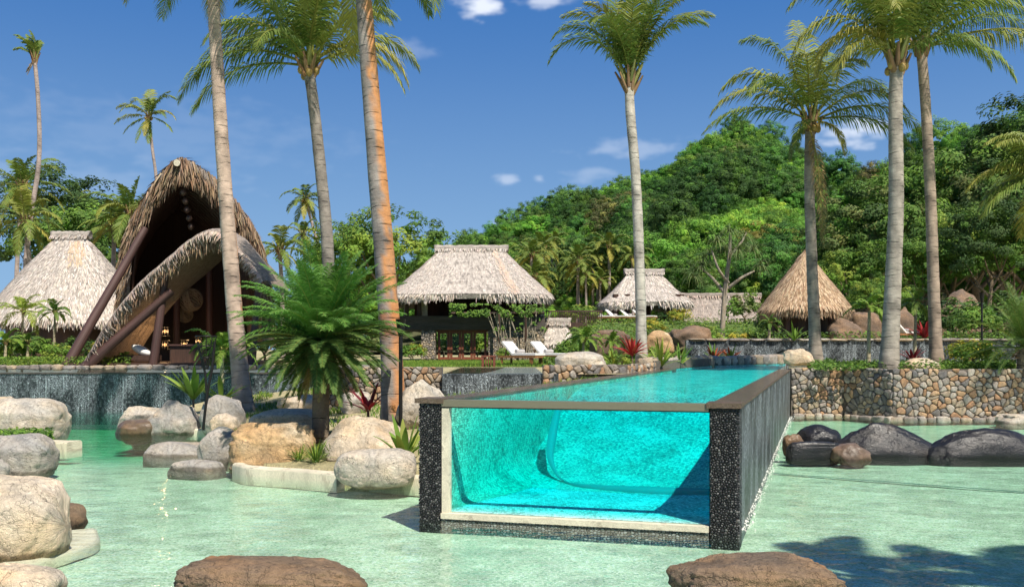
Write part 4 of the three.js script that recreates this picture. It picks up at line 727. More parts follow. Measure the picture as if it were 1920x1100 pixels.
copy(lg, onY(1032, 42.8, 1.51), 'teak sun lounger with white cushion between another lounger and the grey boulder', -0.7, 1.12);
const pavL = 'white cushioned lounger in the row on the pavilion deck edge';
[1128, 1156, 1184, 1207].forEach((px) => { const c = copy(lg, onY(px, 70.9, 4.3), pavL, -0.5); c.userData.group = 'loungers in the row on the pavilion deck edge'; });
copy(lg, onY(1700, 47.3, 2.66), 'white cushioned lounger on the second terrace beside dark red plants', 0.3, 0.95);
{ const p = onY(916, 37.6, 1.51), t = thing('side_table', 'small square brown wooden table on the pool edge by the loungers', 'table', p); loc(t, 'table_top', new THREE.BoxGeometry(0.58, 0.06, 0.58).translate(0, 0.42, 0), M.redWood); for (const x of [-0.23, 0.23]) for (const z of [-0.23, 0.23]) loc(t, 'leg', new THREE.BoxGeometry(0.09, 0.4, 0.09).translate(x, 0.2, z), M.redWood); const s = new B(); for (let k = -2; k < 3; k++) s.box(k * 0.1, 0.2, 0.24, 0.05, 0.36, 0.03); loc(t, 'side_slats', s, M.redWood); }
// iron torches
{
  const p = at(381, 806, 23.6), t = thing('iron_torch', 'crossed black iron torch with a tall open basket among the grey boulders', 'torch', p), Lq = (px, py) => at(px, py, 23.6).sub(p);
  loc(t, 'rod', new B().tube([Lq(380, 806), Lq(388, 735), Lq(397, 690), Lq(402, 640)], 0.035, 7), M.black); loc(t, 'rod', new B().tube([Lq(387, 742), Lq(384, 700), Lq(374, 660), Lq(370, 640)], 0.03, 7), M.black);
  const bs = loc(t, 'basket', new B().tube([0, 0.25, 0.5, 0.75, 1].map((s) => Lq(386, 690 - s * 60)), (s) => 0.06 + 0.2 * s, 12).geo(), M.black);
  bs.visible = true; t.remove(bs);
  for (let k = 0; k < 10; k++) { const a = k / 10 * 2 * Math.PI; loc(t, 'basket_bar', new B().tube([0, 0.3, 0.6, 1].map((s) => Lq(386, 692 - s * 62).add(v3(Math.cos(a) * (0.04 + 0.22 * s), 0, Math.sin(a) * (0.04 + 0.22 * s)))), 0.012, 4), M.black); }
  for (const s of [0.35, 0.7, 1]) { const pts = []; for (let i = 0; i <= 16; i++) pts.push(Lq(386, 692 - s * 62).add(v3(Math.cos(i / 8 * Math.PI) * (0.04 + 0.22 * s), 0, Math.sin(i / 8 * Math.PI) * (0.04 + 0.22 * s)))); loc(t, 'basket_hoop', new B().tube(pts, 0.014, 4), M.black); }
}
for (const [px, y0, y1, d, lab] of [[751, 798, 598, 19.0, 'slim black lamp pole against the orange-stained palm'], [1842, 668, 548, 38, 'black torch pole with a flared head beside the right cycad']]) {
  const p = at(px, y0, d), t = thing('torch_pole', lab.replace('right cycad', 'cycad on the terrace'), 'pole', p), h = (y0 - y1) / F * d;
  loc(t, 'pole', new B().tube([v3(0, 0, 0), v3(0, h * 0.86, 0)], 0.04, 9, { cap: true }), M.black); loc(t, 'head', new B().tube([v3(0, h * 0.84, 0), v3(0, h * 0.9, 0), v3(0, h, 0)], (s) => 0.045 + 0.06 * s, 10, { cap: true }), M.black);
}

// ================================================================ plants
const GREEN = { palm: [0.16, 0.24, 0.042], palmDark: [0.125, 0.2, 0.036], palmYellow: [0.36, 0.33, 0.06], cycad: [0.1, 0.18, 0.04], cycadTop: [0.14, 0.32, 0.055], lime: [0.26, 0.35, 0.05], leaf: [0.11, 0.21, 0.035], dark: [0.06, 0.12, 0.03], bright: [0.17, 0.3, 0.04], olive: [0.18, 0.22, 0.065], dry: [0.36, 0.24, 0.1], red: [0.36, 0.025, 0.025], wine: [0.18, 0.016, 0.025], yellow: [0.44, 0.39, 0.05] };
// one pinnate frond as a geometry: a bending midrib with leaflets on both sides
function frondGeo(base, az, el, len, o = {}) {
  const b = new B(), n = o.n ?? 46, steps = 16, col = o.col ?? GREEN.palm, dir = v3(Math.cos(el) * Math.cos(az), Math.sin(el), -Math.cos(el) * Math.sin(az)), wind = o.wind ?? v3(0, 0, 0), ds = len / steps, P = [base.clone()], Dv = [dir.clone()];
  for (let k = 0; k < steps; k++) { const s = k / steps; dir.y -= (o.droop ?? 1) * (0.35 + 3.0 * s) / steps; dir.addScaledVector(wind, (0.4 + s) / steps); dir.normalize(); P.push(P[k].clone().addScaledVector(dir, ds)); Dv.push(dir.clone()); }
  const rc = mixc(col, GREEN.palmYellow, 0.55), r0 = o.rib ?? 0.014 * len / 1.6;
  b.tube(P, (s) => r0 * (1.25 - 1.1 * s), 4, { col: () => rc });
  const L = o.leaf ?? len * 0.24, w = o.w ?? 0.045, from = o.from ?? 0.16, hang = o.hang ?? 0.35;
  const tone = o.tip ?? mixc(col, GREEN.palmYellow, 0.35);
  for (let i = 0; i < n; i++) for (const sd of [-1, 1]) {
    const s = clamp(from + (1 - from) * (i + 0.5 * rnd()) / n), x = s * steps, k = Math.min(steps - 1, Math.floor(x)), f = x - k, p = P[k].clone().lerp(P[k + 1], f), d = Dv[k].clone().lerp(Dv[k + 1], f).normalize();
    if (o.gaps && rnd() < o.gaps) continue;
    const side = new V3().crossVectors(d, v3(0, 1, 0)); if (side.lengthSq() < 0.01) side.set(1, 0, 0); side.normalize(); const up = new V3().crossVectors(side, d).normalize();
    const q = (s - from) / (1 - from), prof = Math.pow(Math.sin(Math.PI * (0.14 + 0.8 * q)), 0.7) * (1 - 0.35 * q), ll = L * prof * rr(0.85, 1.12), fw = 0.55 + 0.7 * q + (o.fw ?? 0);
    const ld = side.clone().multiplyScalar(sd).addScaledVector(d, fw).addScaledVector(up, (o.vee ?? 0.25) + rr(-0.1, 0.1)); ld.normalize();
    const e1 = ld.clone(); e1.y -= hang * rr(0.2, 0.7); e1.addScaledVector(wind, 0.35); e1.normalize(); const e2 = e1.clone(); e2.y -= hang * rr(0.7, 1.6); e2.addScaledVector(wind, 0.5); e2.normalize();
    const m = p.clone().addScaledVector(e1, ll * 0.5), e = m.clone().addScaledVector(e2, ll * 0.5), ws = d.clone().addScaledVector(up, rr(-0.4, 0.4)).normalize();
    const c = jit(mixc(col, tone, q * rnd()), 0.16);
    const i0 = b.v(p.clone().addScaledVector(ws, -w * 0.3), 0, 0, c), i1 = b.v(p.clone().addScaledVector(ws, w * 0.3), 0, 0, c), i2 = b.v(m.clone().addScaledVector(ws, w * 0.5), 0, 0, c), i3 = b.v(m.clone().addScaledVector(ws, -w * 0.5), 0, 0, c), i4 = b.v(e, 0, 0, c);
    b.q(i0, i1, i2, i3); b.t(i3, i2, i4);
  }
  return b.geo();
}
function trunkGeo(pts, r0, r1, o = {}) {
  const cv = new THREE.CatmullRomCurve3(pts), n = o.n ?? 90, L = cv.getLength(), P = cv.getSpacedPoints(n), sp = o.ring ?? 0.14;
  const c0 = o.col ?? [0.42, 0.36, 0.3], sd = pts[0].x * 3.1;
  return new B().tube(P, (s) => lerp(r0, r1, Math.pow(s, 0.6)) * (1 + (o.flare ?? 0.35) * Math.exp(-s * L / 0.5)) * (1 + 0.035 * Math.pow(Math.abs(Math.sin(s * L / sp * Math.PI)), 3)), o.seg ?? 14, {
    ur: r0, wob: (s, th) => 1 + 0.05 * n3(Math.cos(th) * 1.5 + sd, s * L * 1.2, Math.sin(th) * 1.5),
    col: (s, nm, p) => { const a = 0.95 + 0.9 * fbm3(p.x * 4, p.y * 2.2, p.z * 4, 4); let c = c0.map((x) => x * a * 1.02); if (o.lichen) { const k = sstep(0.05, 0.4, nm.dot(o.lichen) - 0.4 + 1.15 * fbm3(p.x * 6, p.y * 2.2, p.z * 6, 4)); c = mixc(c, [0.66, 0.27, 0.07], k * 0.8); } if (o.band) { const k = sstep(0.0, 0.3, 0.12 + 0.6 * fbm3(p.x * 4, p.y * 5, p.z * 4, 3)) * sstep(o.band[0] - 0.35, o.band[0], s * L) * sstep(o.band[1] + 0.35, o.band[1], s * L); c = mixc(c, [0.5, 0.17, 0.05], k * 0.8); } return c; } }).geo();
}
function coconut(t, p, r) { const g = new THREE.SphereGeometry(r, 10, 8); g.scale(0.9, 1.15, 0.9); g.translate(p.x, p.y, p.z); part(t, 'coconut', g, M.coconut, true); }
M.coconut = mat(C(0.3, 0.2, 0.05), { roughness: 0.5 });
// palm with explicit fronds [azimuth, elevation, length, droop] in degrees and metres; crown and trunk given by pixels at depth d
function palm(label, base, pts, o) {
  const keep = rnd; rnd = mulberry(o.seed ?? 1);
  const t = thing(o.name ?? 'coconut_palm', label, 'palm tree', base, o.group), P = pts.map((p) => p.clone().sub(base));
  part(t, 'trunk', trunkGeo(P, o.r0, o.r1, o), M.trunkGrey, true);
  const top = P[P.length - 1], cr = o.cr ?? 1;
  // crown shaft of leaf bases and fibre
  const sh = new B(); for (let k = 0; k < 14; k++) { const a = k * 2.4, e = 0.95 + 0.4 * rnd(); const d = v3(Math.cos(a) * Math.cos(e), Math.sin(e), Math.sin(a) * Math.cos(e)); const q = top.clone().add(v3(Math.cos(a) * o.r1 * 0.7, -0.35 * cr + k * 0.04 * cr, Math.sin(a) * o.r1 * 0.7)); sh.tube([q, q.clone().addScaledVector(d, 0.35 * cr), q.clone().addScaledVector(d, 0.75 * cr)], (s) => o.r1 * (0.55 - 0.35 * s), 5, { col: () => jit(k < 7 ? [0.22, 0.13, 0.06] : [0.24, 0.24, 0.07], 0.2) }); }
  part(t, 'leaf_bases', sh.geo(), M.plainV, true);
  const fr = (o.fronds ?? []).map((f) => [f[0], f[1], f[2] * (o.grow ?? 1), ...f.slice(3)]);
  for (const [az, el, len, droop, c, extra] of fr) part(t, 'frond', frondGeo(top.clone().add(v3(rr(-1, 1) * o.r1 * 0.5, 0.1 * cr, rr(-1, 1) * o.r1 * 0.5)), az * R, el * R, len, { droop, col: c ?? (rnd() < 0.3 ? mixc(GREEN.palm, GREEN.palmYellow, 0.35) : rnd() < 0.5 ? GREEN.palmDark : GREEN.palm), wind: o.wind, n: o.n2 ?? 68, w: o.w ?? 0.055, leaf: len * 0.29, hang: o.hang ?? 0.5, ...(extra ?? {}) }), M.frond, true);
  for (let k = 0; k < (o.nuts ?? 0); k++) { const a = k * 1.3; coconut(t, top.clone().add(v3(Math.cos(a) * 0.28 * cr, -0.1 * cr - 0.12 * (k % 2) * cr, Math.sin(a) * 0.28 * cr)), 0.13 * cr); }
  rnd = keep; return t;
}
// random head of fronds
function head(n, len, seed, o = {}) { const g = mulberry(seed), out = []; for (let k = 0; k < n; k++) { const q = k / (n - 1), el = lerp(o.hi ?? 78, o.lo ?? -18, Math.pow(q, 0.85)) + (g() - 0.5) * 14; out.push([k * 137.5 + g() * 20, el, len * (0.82 + 0.3 * g()) * (q < 0.12 ? 0.75 : 1), lerp(0.8, 1.35, g()) * (o.droop ?? 1), q > 0.86 && g() < 0.6 ? GREEN.palmYellow : undefined]); } return out; }

// ---- the two bare trunks before the hall
palm('tall tan coconut palm trunk rising from the grey boulders before the great hall', onY(457, 27, 0.4), [onY(457, 27, 0.3), at(444, 640, 27), at(425, 400, 27), at(408, 150, 27), at(400, 0, 27), at(399, -120, 27)], { r0: 0.27, r1: 0.16, col: [0.52, 0.39, 0.3], seed: 3, fronds: head(20, 3.6, 4), ring: 0.11, lichen: v3(0.5, 0, -1.2) });
palm('thick grey palm trunk streaked with orange lichen beside the cycad', onY(736, 20, 0.6), [onY(738, 20, 0.5), at(735, 700, 20), at(722, 500, 20), at(702, 260, 20), at(682, 0, 20), at(672, -150, 20)], { r0: 0.27, r1: 0.16, col: [0.3, 0.26, 0.23], seed: 5, fronds: head(20, 3.4, 6), ring: 0.12, lichen: v3(0.9, 0, 0.35), band: [2.0, 2.35], flare: 0.2 });
// ---- palm behind, over the cycad
palm('coconut palm with a full leaning crown standing between the hall and the round tree', onY(616, 33, 1.4), [onY(616, 33, 1.4), at(614, 470, 33), at(602, 330, 33), at(588, 200, 33), at(578, 128, 33)], { r0: 0.24, r1: 0.19, col: [0.27, 0.235, 0.2], seed: 8, grow: 1.08, nuts: 5, ring: 0.16, hang: 0.75, fronds: [
  [182, 24, 5.0, 1.15, GREEN.palm], [186, 8, 4.4, 0.9, GREEN.palm], [178, 38, 4.6, 1.3], [170, 55, 4.4, 1.5, mixc(GREEN.palm, GREEN.dry, 0.35)], [150, 48, 4.2, 1.1], [120, 70, 4.4, 0.9], [95, 80, 4.6, 0.5], [70, 72, 4.6, 0.6], [40, 60, 4.6, 0.9], [20, 45, 4.4, 1.2], [5, 42, 4.2, 1.6, GREEN.palmYellow], [355, 28, 3.8, 1.3, mixc(GREEN.palm, GREEN.palmYellow, 0.6)], [330, 50, 4.0, 1.1], [300, 62, 4.2, 1], [265, 66, 4.2, 0.8], [240, 55, 4, 1.2], [215, 45, 4.2, 1.3], [200, 62, 4.6, 0.9], [60, 84, 4.2, 0.3], [320, 80, 4.4, 0.5], [250, 35, 3.6, 1.3]] });
// ---- palm by the long pool, blown upright
palm('slender pale palm with a wind-lifted crown beside the red plant', onY(1204, 32.5, 1.6), [onY(1204, 32.5, 1.55), at(1200, 520, 32.5), at(1192, 330, 32.5), at(1182, 210, 32.5), at(1180, 158, 32.5)], { r0: 0.19, r1: 0.16, col: [0.5, 0.45, 0.38], seed: 12, grow: 1.12, ring: 0.13, hang: 0.5, wind: v3(0.0, 0.05, 0), fronds: [
  [178, 62, 3.5, 1.7], [184, 68, 3.4, 1.5], [170, 72, 3.4, 1.2], [190, 80, 3.0, 1.3, mixc(GREEN.palm, GREEN.palmYellow, 0.7)], [120, 80, 3.4, 0.7], [80, 82, 3.6, 0.6], [40, 78, 3.4, 0.7], [10, 70, 3.6, 0.8], [0, 62, 3.6, 0.9], [350, 66, 3.3, 1.2], [320, 74, 3.2, 1.1], [270, 76, 3.0, 1.3], [230, 70, 3.0, 1.5], [5, 74, 3.7, 0.5, mixc(GREEN.palm, GREEN.dry, 0.4)]] });
// ---- palm with the hanging dead frond
palm('palm with a yellowing crown and one dead frond hanging down its trunk', onY(1531, 36, 1.6), [onY(1531, 36, 1.6), at(1524, 520, 36), at(1518, 330, 36), at(1520, 232, 36)], { r0: 0.24, r1: 0.18, col: [0.34, 0.285, 0.23], seed: 15, grow: 1.14, ring: 0.15, nuts: 6, hang: 0.7, fronds: [
  [182, 22, 4.0, 0.75], [178, 45, 4.0, 1.2, mixc(GREEN.palm, GREEN.palmYellow, 0.5)], [170, 62, 4.0, 1.4], [160, 76, 4.2, 1.2], [100, 80, 4.0, 0.7], [60, 70, 4.0, 0.9], [20, 52, 4.0, 1.0], [0, 26, 4.2, 0.9], [352, 12, 3.8, 0.8], [330, 40, 3.6, 1.2], [290, 58, 3.6, 1.2], [250, 64, 3.4, 1.2, mixc(GREEN.palm, GREEN.palmYellow, 0.6)], [215, 50, 3.8, 1.3], [230, 0, 2.0, 1.6], [310, -5, 2.1, 1.6, GREEN.palmYellow],
  [272, -55, 4.6, 1.4, GREEN.dry, { hang: 0.9, leaf: 0.75, tip: [0.2, 0.2, 0.05], n: 70 }], [200, -40, 1.6, 1.2, GREEN.olive]] });
// ---- twin palms behind the rubble wall
palm('stout ringed palm with a great arching crown behind the rubble wall', onY(1667, 30.5, 1.55), [onY(1667, 30.5, 1.5), at(1672, 600, 30.5), at(1681, 380, 30.5), at(1680, 200, 30.5), at(1682, 118, 30.5)], { r0: 0.3, r1: 0.21, col: [0.36, 0.315, 0.26], seed: 18, grow: 1.1, ring: 0.17, nuts: 4, hang: 0.8, flare: 0.2, fronds: [
  [182, 66, 4.6, 1.5, mixc(GREEN.palm, GREEN.palmYellow, 0.25)], [178, 56, 4.4, 1.9, mixc(GREEN.palm, GREEN.palmYellow, 0.55)], [190, 48, 3.8, 2.1, GREEN.palmYellow], [170, 72, 4.6, 1.2], [140, 74, 4.6, 0.9], [100, 82, 4.8, 0.5], [60, 80, 4.8, 0.5], [30, 72, 4.8, 0.8], [10, 62, 4.8, 0.9], [0, 52, 4.6, 1.0], [350, 64, 4.4, 1.2], [320, 66, 4.2, 1.2], [285, 70, 4, 1.3], [250, 60, 3.8, 1.6, mixc(GREEN.palm, GREEN.palmYellow, 0.5)], [220, 62, 4, 1.5], [355, 40, 3.4, 1.4], [205, 36, 3.2, 1.9, mixc(GREEN.palm, GREEN.palmYellow, 0.7)]] });
palm('slimmer brown palm standing close behind the stout ringed palm', onY(1757, 33.5, 1.55), [onY(1757, 33.5, 1.5), at(1752, 560, 33.5), at(1744, 330, 33.5), at(1733, 150, 33.5), at(1728, 95, 33.5)], { r0: 0.23, r1: 0.17, col: [0.36, 0.275, 0.205], seed: 22, grow: 1.1, ring: 0.15, hang: 0.9, fronds: [
  [358, 20, 5.0, 0.55, mixc(GREEN.palm, GREEN.palmYellow, 0.45), { leaf: 1.25, hang: 1.6 }], [10, 40, 4.8, 0.9], [20, 62, 4.6, 0.9], [60, 74, 4.6, 0.7], [110, 80, 4.4, 0.6], [160, 66, 4.4, 1.1], [182, 8, 3.6, 0.6], [178, 30, 4.0, 1.0], [215, 52, 4, 1.2], [260, 64, 4, 1.1], [310, 58, 4, 1.2], [340, 48, 4.4, 1.1], [335, 10, 3.4, 1.1]] });
// ---- palm out of frame whose fronds reach in
palm('palm whose yellow-green fronds reach in over the dark trees by the torch pole', onY(1985, 33, 2.4), [onY(1985, 33, 1.6), at(1982, 420, 33), at(1985, 345, 33)], { r0: 0.22, r1: 0.18, seed: 25, hang: 0.7, fronds: [...head(12, 3.4, 26, { lo: 0 }), [180, 62, 3.4, 1.2, mixc(GREEN.palm, GREEN.palmYellow, 0.3)], [178, 30, 3.6, 1.0, mixc(GREEN.palm, GREEN.palmYellow, 0.6)], [184, 8, 3.4, 1.0, GREEN.palm], [182, 45, 3.0, 1.3]] });
// ---- palms standing out of sight by the camera: they throw the frond shadows on the lower pool
palm('coconut palm beside the lower pool, throwing frond shadows onto the water', v3(8.6, -0.2, -2.6), [v3(8.6, -0.5, -2.6), v3(8.1, 4, -3.0), v3(7.1, 9.2, -3.9)], { r0: 0.24, r1: 0.17, seed: 31, fronds: head(13, 2.1, 32, { lo: -5 }) });
palm('second coconut palm beside the lower pool, leaning over the bank', v3(10.2, -0.2, -2.6), [v3(10.2, -0.5, -2.6), v3(9.8, 4, -2.9), v3(8.7, 9.2, -3.6)], { r0: 0.24, r1: 0.17, seed: 34, fronds: head(13, 2.1, 35, { lo: -5 }) });
// ---- distant palms
const far = (label, d, trunk, crown, o) => palm(label, onY(trunk[0][0], d, 1.5), [onY(trunk[0][0], d, 1.5), ...trunk.slice(1).map(([x, y]) => at(x, y, d))], { r0: 0.2, r1: 0.14, n: 30, seg: 8, n2: 26, w: 0.13, cr: 1.1, col: [0.42, 0.34, 0.3], ...o, fronds: crown });
far('very tall bare palm with a tiny ragged windswept tuft', 70, [[40, 600], [52, 440], [72, 300], [70, 180], [64, 112]], [[160, 70, 2.4, 0.6], [120, 80, 2.2, 0.5], [60, 75, 2.0, 0.9], [180, 55, 2.0, 0.9], [200, 75, 2.4, 0.8], [280, 70, 1.8, 1.2], [0, 85, 2.2, 0.8], [230, -70, 1.4, 0.3, [0.45, 0.38, 0.3]], [180, -60, 1.2, 0.3, [0.45, 0.38, 0.3]]], { seed: 41, wind: v3(-0.5, 0, 0), r0: 0.24 });
far('tall palm with a ragged round crown rising behind the great hall', 95, [[297, 600], [293, 345], [285, 280], [278, 220]], [[30, 70, 4, 1.3], [100, 78, 3.8, 1], [150, 66, 4, 1.3], [178, 45, 3.8, 0.9], [186, 12, 3.6, 0.7], [200, -20, 3.2, 0.6], [240, -55, 3.4, 0.4], [0, 35, 3.2, 1.2, GREEN.palmYellow], [345, -12, 3.4, 0.6], [300, 60, 3.2, 1.4], [270, -40, 2.6, 1.2, GREEN.palmYellow], [10, 66, 3.4, 0.6], [330, 25, 3, 1], [290, -70, 3, 0.5], [220, 40, 3.4, 1.2]], { seed: 43, nuts: 5 });
far('full-headed palm behind the thatched hut, beside the very tall bare palm', 72, [[28, 640], [30, 520], [36, 420], [40, 350]], head(22, 4.2, 44, { lo: -50 }), { seed: 45, nuts: 6 });
far('low palm with sunlit drooping fronds behind the thatched hut', 66, [[72, 640], [64, 560], [52, 470], [45, 415]], head(16, 3.4, 46, { lo: -40 }), { seed: 47 });
far('small windblown palm far behind the trees beside the thatched hut', 120, [[160, 560], [152, 440], [143, 372]], head(13, 3.0, 48, { lo: -10 }), { seed: 49, wind: v3(-0.4, 0, 0) });
far('palm with bright yellow-green fronds leaning behind the great hall thatch', 62, [[250, 640], [245, 520], [243, 402]], head(18, 3.6, 50, { lo: -20 }), { seed: 51, wind: v3(-0.25, 0.05, 0) });
far('second yellow-green palm crouching between hut and hall', 64, [[205, 640], [210, 540], [214, 432]], head(14, 3.0, 52, { lo: -20 }), { seed: 53 });
far('thin far palm with a yellow crown leaning beside the tall palm trunk', 98, [[603, 600], [600, 480], [585, 420], [572, 375]], head(17, 3.2, 54, { lo: -50 }), { seed: 55, nuts: 4 });
far('shorter far palm below the thin leaning palm', 92, [[575, 640], [572, 520], [568, 440]], head(14, 2.6, 56, { lo: -45 }), { seed: 57 });
far('low palm head between the great hall and the cycad', 70, [[530, 640], [528, 540], [524, 470]], head(14, 2.8, 58, { lo: -20 }), { seed: 59 });

// ---------------------------------------------------------------- leafy crowns
function leafInto(b, p, nrm, size, c) {      // a small folded leaf
  const a = new V3().crossVectors(nrm, v3(rnd() - 0.5, rnd() - 0.5, rnd() - 0.5)).normalize(), d = new V3().crossVectors(a, nrm), L = size * rr(0.7, 1.3), w = L * rr(0.35, 0.55);
  const i0 = b.v(p.clone().addScaledVector(a, -L / 2), 0, 0, c), i1 = b.v(p.clone().addScaledVector(d, w / 2).addScaledVector(nrm, w * 0.15), 0, 0, c), i2 = b.v(p.clone().addScaledVector(a, L / 2).addScaledVector(nrm, -L * 0.12), 0, 0, c), i3 = b.v(p.clone().addScaledVector(d, -w / 2).addScaledVector(nrm, w * 0.15), 0, 0, c);
  b.q(i0, i1, i2, i3);
}
// crown of leaf clumps inside an ellipsoid centred on the origin
function crownGeo(rx, ry, rz, clumps, per, size, cols, seed, o = {}) {
  const keep = rnd; rnd = mulberry(seed); const b = new B();
  for (let k = 0; k < clumps; k++) {
    let u; do { u = v3(rr(-1, 1), rr(-1, 1), rr(-1, 1)); } while (u.lengthSq() > 1); const rad = 0.45 + 0.55 * Math.pow(rnd(), 0.5); u.normalize(); if (u.y < (o.floor ?? -0.55)) u.y = Math.abs(u.y) * 0.5; u.normalize();
    const wob = 1 + 0.22 * n3(u.x * 1.8 + seed, u.y * 1.8, u.z * 1.8), c = v3(u.x * rx * rad * wob, u.y * ry * rad * wob, u.z * rz * rad * wob), cr = (o.clump ?? 0.26) * (rx + ry) / 2 * rr(0.6, 1.2), base = jit(cols[Math.floor(rnd() * cols.length)], 0.2);
    for (let i = 0; i < per; i++) { const q = v3(rr(-1, 1), rr(-1, 1), rr(-1, 1)); if (q.lengthSq() > 1) q.multiplyScalar(0.6); const p = c.clone().add(v3(q.x * cr, q.y * cr * 0.62, q.z * cr)); const nrm = q.clone().multiplyScalar(1.1).addScaledVector(u, 0.9).add(v3(rr(-0.45, 0.45), 0.55 + rr(-0.3, 0.4), rr(-0.45, 0.45))).normalize(); leafInto(b, p, nrm, size, jit(base, 0.22)); }
  }
  rnd = keep; return b.geo();
}
function woodGeo(h, r, spread, n, seed) {       // tapered trunk and limbs
  const keep = rnd; rnd = mulberry(seed); const b = new B(), top = v3(rr(-0.3, 0.3), h, rr(-0.3, 0.3)); b.tube([v3(0, -0.4, 0), v3(rr(-0.2, 0.2), h * 0.5, rr(-0.2, 0.2)), top], (s) => r * (1.15 - 0.65 * s), 8);
  for (let k = 0; k < n; k++) { const a = k * 2.4 + rnd(), s = top.clone().multiplyScalar(rr(0.55, 1)), e = v3(Math.cos(a) * spread * rr(0.5, 0.95), h + rr(0.1, 0.9) * spread, Math.sin(a) * spread * rr(0.5, 0.95)); b.tube([s, s.clone().lerp(e, 0.5).add(v3(0, -0.1 * spread, 0)), e], (q) => r * 0.45 * (1.1 - 0.9 * q), 5); }
  rnd = keep; return b.geo();
}
const TREE = [
  { h: 5.2, rx: 4.6, ry: 3.6, cols: [GREEN.leaf, GREEN.bright, GREEN.leaf], seed: 601 }, { h: 6.4, rx: 4.2, ry: 4.4, cols: [GREEN.dark, GREEN.leaf, GREEN.dark], seed: 602 },
  { h: 5.0, rx: 5.2, ry: 3.4, cols: [GREEN.bright, GREEN.lime, GREEN.leaf], seed: 603 }, { h: 5.6, rx: 4.4, ry: 3.8, cols: [GREEN.olive, GREEN.leaf, GREEN.dark], seed: 604 }].map((q) => ({ ...q, crown: crownGeo(q.rx, q.ry, q.rx, 130, 96, 0.27, q.cols, q.seed, { clump: 0.2 }).translate(0, q.h + q.ry * 0.7, 0), wood: woodGeo(q.h, 0.28, q.rx * 0.8, 7, q.seed) }));
function tree(kind, label, p, s, turn, group, name = 'broadleaf_tree') {
  const q = TREE[kind], t = thing(name, label, 'tree', p, group), w = shade(new THREE.Mesh(q.wood, M.bark)), c = shade(new THREE.Mesh(q.crown, M.leaf)); w.name = 'trunk'; c.name = 'crown'; t.add(w, c); t.scale.set(s * (0.9 + 0.2 * hash(p.x * 9 | 0, 3, 1)), s, s); t.rotation.y = turn; return t;
}
// hill
const ridgeTop = [[560, 655, 230], [700, 560, 250], [820, 490, 260], [870, 452, 260], [930, 436, 260], [1000, 405, 260], [1060, 380, 258], [1110, 362, 255], [1180, 338, 250], [1240, 328, 245], [1275, 292, 240], [1310, 268, 238], [1380, 248, 236], [1450, 262, 232], [1490, 290, 228], [1560, 320, 215], [1640, 314, 190], [1720, 275, 170], [1800, 226, 150], [1920, 190, 140], [2100, 180, 140], [2400, 260, 140]];
const ridgeAt = (px) => { for (let k = 0; k < ridgeTop.length - 1; k++) if (px <= ridgeTop[k + 1][0]) { const a = ridgeTop[k], b = ridgeTop[k + 1], t = clamp((px - a[0]) / (b[0] - a[0])); return [lerp(a[1], b[1], t), lerp(a[2], b[2], t)]; } return ridgeTop[ridgeTop.length - 1].slice(1); };
const footAt = (px) => lerp(118, 86, sstep(700, 1500, px));
function hillY(x, d) { const px = 960 + x / d * F, [ty, rd] = ridgeAt(px), fd = footAt(px), top = EYE + (HZ - ty) / F * rd - 8.5, t = (d - fd) / (rd - fd); if (t <= 0) return 2.2; const rise = t < 1 ? 2.2 + (top - 2.2) * (0.55 * t + 0.45 * sstep(0, 1, t)) : top - (t - 1) * (rd - fd) * 0.35; return rise + 2.6 * fbm3(x * 0.03, d * 0.03, 2) * clamp(t * 2); }
{
  const b = new B(); b.grid(110, 60, (u, v) => { const px = lerp(540, 2420, u), [ty, rd] = ridgeAt(px), fd = footAt(px), d = lerp(fd, rd * 1.35, v), x = (px - 960) / F * d; return v3(x, hillY(x, d) - 0.3, -d); });
  structure('hill', 'steep jungle-covered hill rising behind the garden', 'hill', b.geo(), M.forestFloor);
}
{
  const lists = TREE.map(() => []), g = mulberry(700); let individual = 0;
  const cand = [];
  for (let d = 90; d < 275; d += 4.4) for (let px = 560; px < 2080; px += 4.4 / d * F) { const q = px + (g() - 0.5) * 5 / d * F, dd = d + (g() - 0.5) * 5, [ty, rd] = ridgeAt(q); if (dd > rd + 6 || dd < footAt(q) + 2) continue; cand.push([q, dd, g(), g(), g()]); }
  for (const [q, d, r1, r2, r3] of cand) {
    const x = (q - 960) / F * d, y = hillY(x, d), patch = n3(x * 0.03, d * 0.03, 5), kind = r1 < 0.3 + patch * 0.6 ? 1 : r1 < 0.55 ? 0 : r1 < 0.82 ? (patch > 0 ? 3 : 0) : 2;
    const s = 0.46 + 0.45 * r2 * r2 + 0.14 * r3;
    lists[kind].push([x, y - 1.2, -d, s, r3 * 6.28]);
  }
  const names = ['mid green broadleaf jungle covering the hillside', 'dark green dense jungle covering the hillside', 'light lime green jungle crowns over the hillside', 'olive green jungle crowns over the hillside'];
  lists.forEach((l, k) => {
    const im = new THREE.InstancedMesh(TREE[k].crown, M.leaf, l.length), o = new THREE.Object3D(), cg = mulberry(710 + k);
    l.forEach(([x, y, z, s, a], i) => { o.position.set(x, y, z); o.rotation.set((cg() - 0.5) * 0.25, a, (cg() - 0.5) * 0.25); o.scale.set(s * (0.85 + 0.3 * cg()), s * (0.85 + 0.35 * cg()), s); o.updateMatrix(); im.setMatrixAt(i, o.matrix); const t = 1.05 + 0.8 * cg(), dry = cg() < 0.04 ? 1 : 0; im.setColorAt(i, C(t * (0.7 + 0.35 * cg()) * (1 + dry * 1.1), t * (1 - dry * 0.1), t * (0.9 + dry * 0.5))); });
    im.name = numbered('forest'); shade(im); scene.add(im); tag(im, names[k], 'forest', undefined, 'stuff');
  });
}
